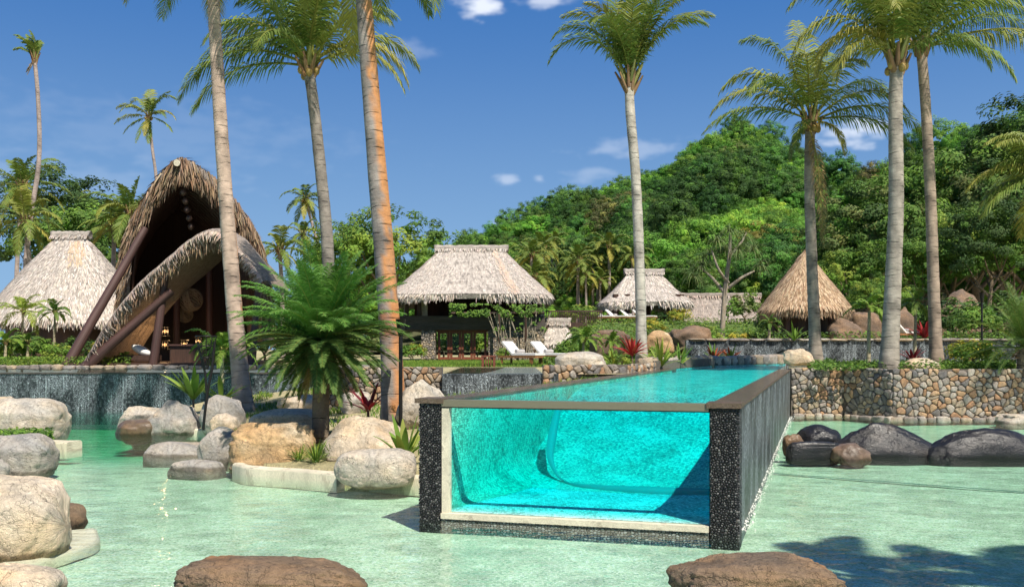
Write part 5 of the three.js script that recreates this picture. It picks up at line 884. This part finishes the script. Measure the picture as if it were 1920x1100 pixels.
// individual trees
tree(2, 'round bright green tree between the orange-stained palm and the thatched house', onY(728, 84, 1.2), 1.28, 0.6); 
tree(0, 'green tree beside the round bright tree, half hidden by the cycad', onY(655, 88, 1.2), 1.1, 2.1);
tree(0, 'dark leafy tree behind the thatched hut ridge', onY(160, 84, 1), 1.3, 1.1);
tree(1, 'dense dark tree between the thatched hut and the hall', onY(95, 88, 1), 1.35, 2.6);
tree(1, 'dark tree low behind the hall roof', onY(208, 90, 0), 1.2, 0.3);
const TB = 'tall leafy tree in the dark stand behind the twin palms';
[[1560, 84, 0, 0.9], [1625, 80, 3, 1.2], [1690, 78, 0, 1.15], [1745, 84, 0, 1.5], [1790, 74, 2, 1.05], [1835, 82, 0, 1.65], [1880, 76, 3, 1.3], [1925, 84, 2, 1.7], [1975, 78, 1, 1.6], [1480, 92, 0, 0.9], [1420, 94, 2, 0.85], [1855, 66, 1, 0.8], [1905, 68, 0, 0.95], [1600, 74, 2, 0.75], [1730, 70, 0, 0.8]].forEach(([px, d, k, s], i) => tree(k, TB, onY(px, d, 2.2), s, i * 1.9, 'trees in the dark stand behind the twin palms'));
tree(2, 'compact bright shrub-like tree between the conical hut and the stout palm', onY(1655, 58, 2.3), 0.42, 0.8);
// palm grove on the low slope
{
  const P0 = far('young coconut palm in the grove at the foot of the hill', 96, [[1000, 600], [1001, 560], [1002, 520]], head(15, 3.0, 66, { lo: -20 }), { seed: 67, group: 'young coconut palms in the grove at the foot of the hill' });
  const g = mulberry(720); for (let k = 0; k < 34; k++) { const px = 955 + 250 * g(), d = 98 + 60 * g() * g(), x = (px - 960) / F * d; copy(P0, v3(x, hillY(x, d) + 0.3 + 2.2 * g(), -d), undefined, g() * 6.28, 0.75 + 0.4 * g()); }
}
// ---------------------------------------------------------------- cycads
function cycad(label, base, h, r, groups, seed) {
  const keep = rnd; rnd = mulberry(seed); const t = thing('cycad', label, 'cycad', base), top = v3(0.02, h, 0);
  part(t, 'trunk', new B().tube([v3(0, -0.2, 0), v3(0.01, h * 0.5, 0), top], (s) => r * (1.15 - 0.25 * s), 14, { ur: r, wob: (s, th) => 1 + 0.14 * Math.sin(th * 7 + s * 60) * Math.sin(s * 70) }).geo(), M.bark, true);
  for (const [n, e0, e1, len, droop, col, extra] of groups) for (let k = 0; k < n; k++) part(t, 'frond', frondGeo(top.clone().add(v3(rr(-1, 1) * r * 0.5, rr(-0.08, 0.08), rr(-1, 1) * r * 0.5)), k * 137.5 * R + rnd(), lerp(e0, e1, rnd()) * R, len * rr(0.82, 1.12), { droop: droop * rr(0.7, 1.3), col: jit(col, 0.15), n: 64, leaf: len * 0.16, w: 0.022, rib: 0.012, hang: 0.12, vee: 0.3, from: 0.08, tip: mixc(col, [0.12, 0.2, 0.03], 0.4), ...(extra ?? {}) }), M.frond, true);
  const cr = new B(); for (let k = 0; k < 60; k++) { const a = rnd() * 6.28; cr.tube([v3(Math.cos(a) * r, h - 0.35 * rnd(), Math.sin(a) * r), v3(Math.cos(a) * (r + 0.16), h - 0.1 - 0.4 * rnd(), Math.sin(a) * (r + 0.16))], (s) => 0.016 * (1 - 0.7 * s), 4, { col: () => jit([0.2, 0.11, 0.05], 0.3) }); } part(t, 'leaf_stubs', cr.geo(), M.plainV, true);
  rnd = keep; return t;
}
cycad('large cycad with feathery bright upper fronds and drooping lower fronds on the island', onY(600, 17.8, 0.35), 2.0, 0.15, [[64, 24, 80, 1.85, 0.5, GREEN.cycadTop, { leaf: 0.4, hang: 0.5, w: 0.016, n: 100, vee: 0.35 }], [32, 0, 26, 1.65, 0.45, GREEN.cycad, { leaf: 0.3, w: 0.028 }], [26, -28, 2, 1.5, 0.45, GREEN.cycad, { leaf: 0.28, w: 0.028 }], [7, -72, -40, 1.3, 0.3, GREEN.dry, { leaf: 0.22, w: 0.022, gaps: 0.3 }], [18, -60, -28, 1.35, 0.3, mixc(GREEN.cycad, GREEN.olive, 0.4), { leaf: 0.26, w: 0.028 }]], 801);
cycad('spreading cycad beside the black torch pole on the terrace', onY(1922, 29.5, 1.55), 0.7, 0.22, [[26, 25, 80, 2.3, 0.6, GREEN.palmDark], [18, -5, 25, 2.1, 0.6, GREEN.cycad]], 802);
// ---------------------------------------------------------------- strap-leaved plants, shrubs, small palms
function straps(label, name, base, n, len, w, cols, o = {}) {
  const keep = rnd; rnd = mulberry(o.seed ?? Math.round(Math.abs(base.x * 131 + base.z * 17)) + 5); const t = thing(name, label, o.cat ?? 'plant', base, o.group);
  for (let k = 0; k < n; k++) {
    const b = new B(), az = k * 2.4 + rnd() * 0.5, el = lerp(o.e0 ?? 1.3, o.e1 ?? 0.3, rnd()), L = len * rr(0.7, 1.15), dir = v3(Math.cos(az) * Math.cos(el), Math.sin(el), Math.sin(az) * Math.cos(el)), side = v3(-Math.sin(az), 0, Math.cos(az)), c = jit(cols[Math.floor(rnd() * cols.length)], 0.18); let p = v3(Math.cos(az) * 0.04, (o.stem ?? 0) + rnd() * 0.1, Math.sin(az) * 0.04); const S = 7, s0 = b.n;
    for (let i = 0; i <= S; i++) { const s = i / S, ww = w * Math.pow(Math.sin(Math.PI * (0.12 + 0.86 * s)), 0.8) * 0.5, mid = new V3().crossVectors(side, dir).multiplyScalar(ww * 0.35); b.v(p.clone().addScaledVector(side, -ww), 0, 0, c); b.v(p.clone().add(mid), 0, 0, c); b.v(p.clone().addScaledVector(side, ww), 0, 0, c); p = p.clone().addScaledVector(dir, L / S); dir.y -= (o.droop ?? 0.9) * (0.3 + s) / S; dir.normalize(); }
    for (let i = 0; i < S; i++) { const a = s0 + i * 3; b.q(a, a + 1, a + 4, a + 3); b.q(a + 1, a + 2, a + 5, a + 4); }
    part(t, 'leaf', b.geo(), M.leaf, true);
  }
  if (o.stem) part(t, 'stem', new B().tube([v3(0, -0.1, 0), v3(0, o.stem + 0.1, 0)], 0.03, 6).geo(), M.bark, true);
  rnd = keep; return t;
}
const isl = (px, d) => { const x = (px - 960) / F * d; return v3(x, islandY(x, d) - 0.03, -d); };
straps('dark red cordyline on the island beside the orange-stained palm', 'cordyline', isl(690, 20.5), 16, 0.62, 0.1, [GREEN.wine, GREEN.red, [0.2, 0.03, 0.03]], { stem: 0.35 });
straps('pale yellow-green broad-leaved plant beside the dark post', 'strap_plant', isl(758, 15.9), 14, 0.75, 0.13, [GREEN.lime, [0.3, 0.36, 0.07], GREEN.bright], { stem: 0.1, e0: 1.4, e1: 0.6 });
straps('green broad-leaved plant standing behind the torch boulders', 'strap_plant', onY(362, 24.9, 0.75), 18, 1.0, 0.15, [GREEN.bright, GREEN.lime], { stem: 0.1, e0: 1.45, e1: 0.6, droop: 0.6 });
straps('small green broad-leaved plant between torch and tan palm trunk', 'strap_plant', onY(415, 25.2, 0.75), 12, 0.8, 0.13, [GREEN.bright, GREEN.lime], { e0: 1.4, e1: 0.5 });
straps('bright red strap-leaved plant at the foot of the slender pale palm', 'cordyline', onY(1186, 31.2, 1.72), 26, 0.75, 0.11, [GREEN.red, [0.42, 0.03, 0.03], [0.34, 0.06, 0.03]], { stem: 0.25 });
straps('lime green agave beside the slender pale palm', 'agave', onY(1240, 31.8, 1.6), 26, 0.95, 0.1, [GREEN.lime, [0.28, 0.34, 0.05]], { e0: 1.4, e1: 0.4, droop: 0.7 });
straps('smaller lime green agave next to the pool rear wall', 'agave', onY(1275, 34.5, 1.6), 20, 0.8, 0.09, [GREEN.lime, GREEN.bright], { e0: 1.35, e1: 0.3, droop: 0.7 });
straps('dark red plants beside the terrace lounger', 'cordyline', onY(1735, 46.9, 2.62), 34, 0.95, 0.13, [GREEN.wine, GREEN.red], { stem: 0.15 });
straps('dark red plant low between the twin palm trunks', 'cordyline', onY(1712, 33, 1.55), 20, 0.55, 0.1, [GREEN.wine], { stem: 0.2 });
straps('orange flowering bromeliad before the second terrace wall', 'bromeliad', onY(1338, 44.3, 1.65), 22, 0.8, 0.12, [GREEN.leaf, [0.4, 0.09, 0.03], GREEN.dark], {});
straps('orange bromeliad clump by the tan boulder end of the terrace wall', 'bromeliad', onY(1370, 44.8, 1.65), 20, 0.7, 0.12, [GREEN.leaf, [0.4, 0.09, 0.03]], {});
straps('young plant springing up between conical hut posts and terrace wall', 'strap_plant', onY(1490, 45.7, 2.6), 10, 0.9, 0.12, [GREEN.bright], { e0: 1.4, e1: 0.6 });
straps('spiky green plant between slender palm and pool edge rocks', 'strap_plant', onY(1150, 31.5, 1.65), 24, 0.6, 0.07, [GREEN.lime, GREEN.bright], {});
const grassT = straps('grass tuft growing inside the cream kerb before the cycad', 'grass_tuft', isl(592, 16.6), 60, 0.42, 0.022, [GREEN.bright, GREEN.lime, GREEN.leaf], { e0: 1.45, e1: 0.3, droop: 1.2, cat: 'grass' });
copy(grassT, isl(622, 16.9), 'grass tuft between the cream kerb and the peaked tan boulder', 1, 0.9); copy(grassT, isl(560, 16.9), 'grass tuft against the orange sandstone boulder', 2, 0.75); copy(grassT, isl(640, 18.6), 'grass tuft behind the peaked tan boulder', 2.6, 0.9);
// shrubs
const SH = [[GREEN.leaf, GREEN.bright], [GREEN.lime, GREEN.bright], [GREEN.dark, GREEN.leaf], [GREEN.yellow, GREEN.lime], [GREEN.bright, GREEN.olive]].map((c, k) => crownGeo(1, 0.8, 1, 46, 30, 0.16, c, 900 + k, { floor: -0.2, clump: 0.34 }).translate(0, 0.6, 0));
const SHC = [[GREEN.leaf, GREEN.bright], [GREEN.lime, GREEN.bright], [GREEN.dark, GREEN.leaf], [GREEN.yellow, GREEN.lime], [GREEN.bright, GREEN.olive]];
const stemG = woodGeo(0.5, 0.05, 0.7, 5, 950);
function shrub(kind, label, p, s, sy = 1, group) { const t = thing('shrub', label, 'shrub', p, group), c = shade(new THREE.Mesh(SH[kind], M.leaf)), w = shade(new THREE.Mesh(stemG, M.bark)); c.name = 'foliage'; w.name = 'stem'; t.add(c, w); t.scale.set(s, s * sy, s); t.rotation.y = p.x * 3.7 + p.z; return t; }
const gy = (px, d) => { const x = (px - 960) / F * d; return v3(x, Math.max(1.5, slopeY(x, d)), -d); };
[[1, 12, 44, 0.9, 'bright shrub at the corner of the garden near the yellow palm'], [2, 40, 47, 1.1, 'dark shrub under the thatched hut eave'], [0, 75, 45, 0.9, 'green shrub beneath the small palm by the hut'], [1, 112, 43, 0.7, 'bright low shrub beside the foot of the longest leaning pole'], [2, 150, 50, 1.0, 'dark shrub between hut wall and leaning poles'], [3, 205, 49, 0.9, 'yellow-green shrub seen behind the longest leaning pole'], [4, 180, 42, 0.55, 'low shrub in the gap between the two leaning poles'], [0, 232, 41, 0.45, 'small shrub beside the daybed'], [2, 430, 41.5, 1.0, 'dark shrub at the hall entrance beside the tan palm trunk'], [0, 770, 56, 0.75, 'shrub at the dark corner of the thatched house'], [3, 775, 57, 0.8, 'yellow-leaved shrub against the stone pier of the house'], [1, 948, 56, 0.6, 'shrub at the foot of the trellis post'], [2, 500, 50, 1.7, 'big dark shrub between the hall and the pool kerb'], [0, 540, 52, 1.6, 'green shrub between the hall and the lawn'], [2, 585, 54, 1.7, 'dark shrub hidden behind the cycad crown'], [0, 640, 53, 1.5, 'green shrub at the end of the lawn behind the cycad'], [4, 690, 55, 1.4, 'olive shrub beside the thatched house corner'], [1, 860, 70, 1.6, 'lit shrub seen through the glass doors'], [1, 895, 72, 1.6, 'pale shrub seen through the last glass door'], [0, 830, 71, 1.6, 'green shrub seen through the first glass door'], [2, 1095, 50, 1.1, 'dark round shrub in the garden slope beside the brown boulder'], [0, 1075, 44, 0.9, 'leafy shrub behind the grey boulder'], [1, 1130, 47, 0.9, 'bright palm-like shrub before the brown blocky boulder'], [3, 1225, 60, 0.8, 'yellow shrub below the pavilion deck'], [3, 1275, 66, 0.85, 'yellow shrub beside the pavilion steps'], [1, 1165, 33, 0.5, 'low lime shrub along the dark ledge'], [1, 1215, 37, 0.6, 'lime ground shrub behind the agaves'], [4, 1310, 56, 0.9, 'olive shrub on the slope beside the grey-brown boulder'], [1, 1345, 53, 1.1, 'lime shrub under the pandanus tree'], [3, 1385, 52, 1.0, 'yellow-green shrub at the pandanus foot'], [1, 1425, 54, 1.0, 'lime shrub between pandanus and conical hut'], [2, 1460, 58, 1.5, 'dark shrub in the shade beside the conical hut'], [0, 1600, 53, 0.9, 'green shrub between the boulders by the hut'], [2, 1790, 56, 1.9, 'big dark shrub below the brown outcrop'], [0, 1835, 50, 1.4, 'green shrub behind the black torch pole'], [2, 1890, 52, 2.0, 'large dark shrub behind the terrace cycad'], [1, 1835, 31.3, 0.75, 'sprawling yellow-green shrub on top of the rubble wall'], [3, 1820, 34, 0.8, 'taller yellow shrub behind the sprawling one'], [0, 1720, 58, 1.5, 'shrub with bright leaves at the edge of the outcrop'], [4, 1040, 70, 1.2, 'olive shrub overhanging the timber footbridge'], [1, 1090, 71, 1.2, 'pale green shrub above the timber footbridge'], [4, 1400, 66, 1.6, 'shrub growing against the long thatched house']].forEach(([k, px, d, s, lab]) => shrub(k, lab, px > 1500 && d > 46.4 ? onY(px, d, 2.6) : gy(px, d), s));
// the climbing plant on the trellis of the house
{
  const t = thing('climbing_vine', 'leafy vine trained along the trellis of the thatched house', 'vine', onY(945, 57.5, 1.5)); const keep = rnd; rnd = mulberry(960); const b = new B(), w = new B();
  for (let k = 0; k < 3000; k++) { const u = rnd(), px = lerp(842, 1022, u), y = lerp(4.15, 5.0, rnd()) - (px > 915 ? rnd() * rnd() * 1.5 : 0); if (n3(px * 0.06, y * 2.2, 1) + (y > 4.2 ? 0.12 : -0.22) < 0) continue; const q = onY(px, 57.3 + rr(-0.5, 0.3), y).sub(t.position); leafInto(b, q, v3(rr(-0.6, 0.6), 0.7, rr(0, 1)).normalize(), 0.2, jit(rnd() < 0.5 ? GREEN.bright : GREEN.leaf, 0.3)); }
  for (let k = 0; k < 22; k++) { const x0 = rr(930, 1010), x1 = x0 + rr(-35, 35); w.tube([onY(x0, 57.4, 1.5).sub(t.position), onY((x0 + x1) / 2 + rr(-8, 8), 57.4, 3).sub(t.position), onY(x1, 57.3, 4.5).sub(t.position)], 0.03, 4); }
  part(t, 'foliage', b.geo(), M.leaf, true); part(t, 'stems', w.geo(), M.paleBark, true); rnd = keep;
}
// small garden palms
const sp = (label, px, d, y, h, n, len, seed, col) => palm(label, onY(px, d, y), [onY(px, d, y), onY(px + 1, d, y + h * 0.6), onY(px + 2, d, y + h)], { name: 'young_palm', r0: 0.07, r1: 0.05, n: 14, seg: 7, n2: 26, w: 0.06, cr: 0.3, seed, col: [0.4, 0.34, 0.22], fronds: head(n, len, seed + 1, { lo: 0, droop: 1.1 }).map((f) => (f[4] = col, f)) });
sp('small fan of green palm on a pale stem before the thatched hut', 100, 46, 1.5, 2.5, 12, 1.1, 1001, GREEN.leaf);
sp('yellow-green feathery palm at the garden corner by the hut eave', 40, 48, 1.5, 2.6, 12, 1.9, 1003, GREEN.lime);
sp('young palm low at the garden corner', 8, 43, 1.5, 1.0, 10, 1.2, 1005, GREEN.bright);
sp('young palm between the small fan palm and the yellow one', 50, 43.5, 1.5, 1.0, 10, 0.9, 1007, GREEN.leaf);
sp('young palm with a tall thin stem before the brown boulders', 1629, 32.5, 1.55, 2.1, 11, 1.0, 1009, GREEN.bright);
sp('young palm with a thin stem between the twin palm trunks', 1716, 36, 1.55, 2.4, 10, 1.2, 1011, GREEN.leaf);
sp('leafy young palm in the garden slope behind the grey boulder', 1093, 40, 1.5, 1.1, 14, 1.2, 1013, GREEN.bright);
sp('second young palm in the garden slope beside the brown block', 1146, 42, 1.5, 1.0, 12, 0.9, 1015, GREEN.bright);
sp('young palm standing by the conical hut posts', 1442, 47, 2.6, 0.9, 9, 0.8, 1017, GREEN.leaf);
sp('bushy young palm before the hall entrance behind the torch', 415, 33.0, 1.0, 1.1, 20, 1.5, 1019, GREEN.bright);
// pandanus
{
  const D = 53, base = gy(1352, D), t = thing('pandanus_tree', 'pale-limbed pandanus tree with drooping strap leaves beside the conical hut', 'tree', base), keep = rnd; rnd = mulberry(1101);
  const Lq = (px, py, dz = 0) => at(px, py, D + dz).sub(base), w = new B(), limb = (pts, r) => w.tube(new THREE.CatmullRomCurve3(pts).getPoints(10), (s) => r * (1.1 - 0.55 * s), 7);
  limb([v3(0, -0.2, 0), Lq(1360, 545), Lq(1368, 480), Lq(1370, 440)], 0.15); limb([Lq(1360, 550), Lq(1335, 520, 0.4), Lq(1312, 500, 0.5)], 0.1); limb([Lq(1366, 540), Lq(1392, 520, -0.4), Lq(1415, 508, -0.3)], 0.1); limb([Lq(1366, 530), Lq(1348, 505, -0.5), Lq(1335, 470, -0.6)], 0.09); limb([Lq(1368, 480), Lq(1390, 455, 0.3), Lq(1400, 435, 0.5)], 0.08);
  part(t, 'trunk', w.geo(), M.paleBark, true);
  for (const [px, py, dz] of [[1370, 436, 0], [1345, 452, -0.6], [1395, 446, 0.5], [1330, 478, 0.6], [1412, 470, -0.5], [1385, 470, -0.8], [1318, 500, 0.3], [1425, 500, 0.2], [1358, 470, 0.9], [1300, 520, 0.1]]) {
    const b = new B(), c0 = Lq(px, py, dz);
    for (let k = 0; k < 60; k++) { const az = rnd() * 6.28, el = rr(-0.1, 1.3), dir = v3(Math.cos(az) * Math.cos(el), Math.sin(el), Math.sin(az) * Math.cos(el)), side = v3(-Math.sin(az), 0, Math.cos(az)); let p = c0.clone(); const L = rr(0.8, 1.35), S = 5, s0 = b.n, c = jit([0.16, 0.22, 0.07], 0.25); for (let i = 0; i <= S; i++) { const ww = 0.03 * (1 - 0.8 * i / S); b.v(p.clone().addScaledVector(side, -ww), 0, 0, c); b.v(p.clone().addScaledVector(side, ww), 0, 0, c); p = p.clone().addScaledVector(dir, L / S); dir.y -= 0.55; dir.normalize(); } for (let i = 0; i < S; i++) { const a = s0 + i * 2; b.q(a, a + 1, a + 3, a + 2); } }
    part(t, 'leaf_tuft', b.geo(), M.leaf, true);
  }
  rnd = keep;
}
// ground cover
function cover(name, label, n, place, size, cols, seed) { const keep = rnd; rnd = mulberry(seed); const b = new B(); for (let k = 0; k < n; k++) { const p = place(); if (!p) continue; leafInto(b, p, v3(rr(-0.7, 0.7), 0.8, rr(-0.7, 0.7)).normalize(), size, jit(cols[Math.floor(rnd() * cols.length)], 0.25)); } rnd = keep; single(name, label, 'ground cover', b.geo(), M.leaf, undefined, 'stuff'); }
function blades(name, label, n, place, h, cols, seed) { const keep = rnd; rnd = mulberry(seed); const b = new B(); for (let k = 0; k < n; k++) { const p = place(); if (!p) continue; const a = rnd() * 6.28, s = v3(Math.cos(a), 0, Math.sin(a)), hh = h * rr(0.5, 1.2); strand(b, p, v3(rr(-0.5, 0.5), 1, rr(-0.5, 0.5)).normalize(), s, hh, 0.02, jit(cols[Math.floor(rnd() * cols.length)], 0.25), hh * 0.15); } rnd = keep; single(name, label, 'grass', b.geo(), M.leaf, undefined, 'stuff'); }
cover('ground_cover', 'low leafy ground cover along the top of the rubble wall', 9000, () => { const px = rr(1515, 1905), d = rr(30.2, 36), k = n3(px * 0.03, d, 3); if (k < -0.25) return null; return onY(px, d, 1.52 + rnd() * (0.22 + 0.3 * Math.max(0, k))); }, 0.14, [GREEN.leaf, GREEN.bright, GREEN.leaf], 1201);
cover('ground_cover', 'bright low planting in the garden before the hall', 7000, () => { const px = rr(-20, 245), d = rr(39.8, 45); return onY(px, d, 1.5 + rnd() * 0.38); }, 0.14, [GREEN.bright, GREEN.lime, GREEN.leaf], 1202);
cover('ground_cover', 'mixed low planting over the garden slope', 16000, () => { const px = rr(1020, 1480), d = rr(36, 68), x = (px - 960) / F * d; if (d < 46 && x > 4.6 + (d - 30.6) * 0.436 - 0.4) return null; return v3(x, Math.max(1.5, slopeY(x, d)) + rnd() * 0.4, -d); }, 0.2, [GREEN.bright, GREEN.lime, GREEN.leaf, GREEN.olive], 1203);
cover('ground_cover', 'small green plants between the two boulders by the cream ledge', 900, () => { const px = rr(-10, 98), d = rr(19.2, 20.4); return onY(px, d, 0.25 + rnd() * 0.25); }, 0.12, [GREEN.leaf, GREEN.bright], 1204);
cover('ground_cover', 'leafy planting on the second terrace around the conical hut', 9000, () => { const px = rr(1420, 1930), d = rr(47, 62); return onY(px, d, 2.62 + rnd() * 0.5); }, 0.2, [GREEN.leaf, GREEN.dark, GREEN.bright], 1205);
const gridY = {}; const islandY0 = (x, d) => { const k = Math.round(x * 5) + ',' + Math.round(d * 5); return gridY[k] ??= islandY(Math.round(x * 5) / 5, Math.round(d * 5) / 5); };
blades('island_grass', 'patchy green grass on the island behind the boulders', 12000, () => { const u = rnd(), v = Math.pow(rnd(), 0.6), a = along(shore, 0.2 + 0.75 * u), c = along(rear, 0.2 + 0.75 * u), x = lerp(a[0], c[0], v), d = lerp(a[1], c[1], v); if (n3(x * 0.9, d * 0.9, 8) < -0.08 || v < 0.12) return null; return v3(x, islandY0(x, d), -d); }, 0.17, [GREEN.bright, GREEN.lime, GREEN.leaf], 1206);
blades('lawn_grass', 'short mown grass blades on the lawn before the house', 14000, () => { const d = rr(37.2, 56), px = rr(745, 1060), x = (px - 960) / F * d; if (x > 3.4) return null; return v3(x, 1.505, -d); }, 0.13, [GREEN.bright, GREEN.lime], 1207);
renderer.render(scene, camera);
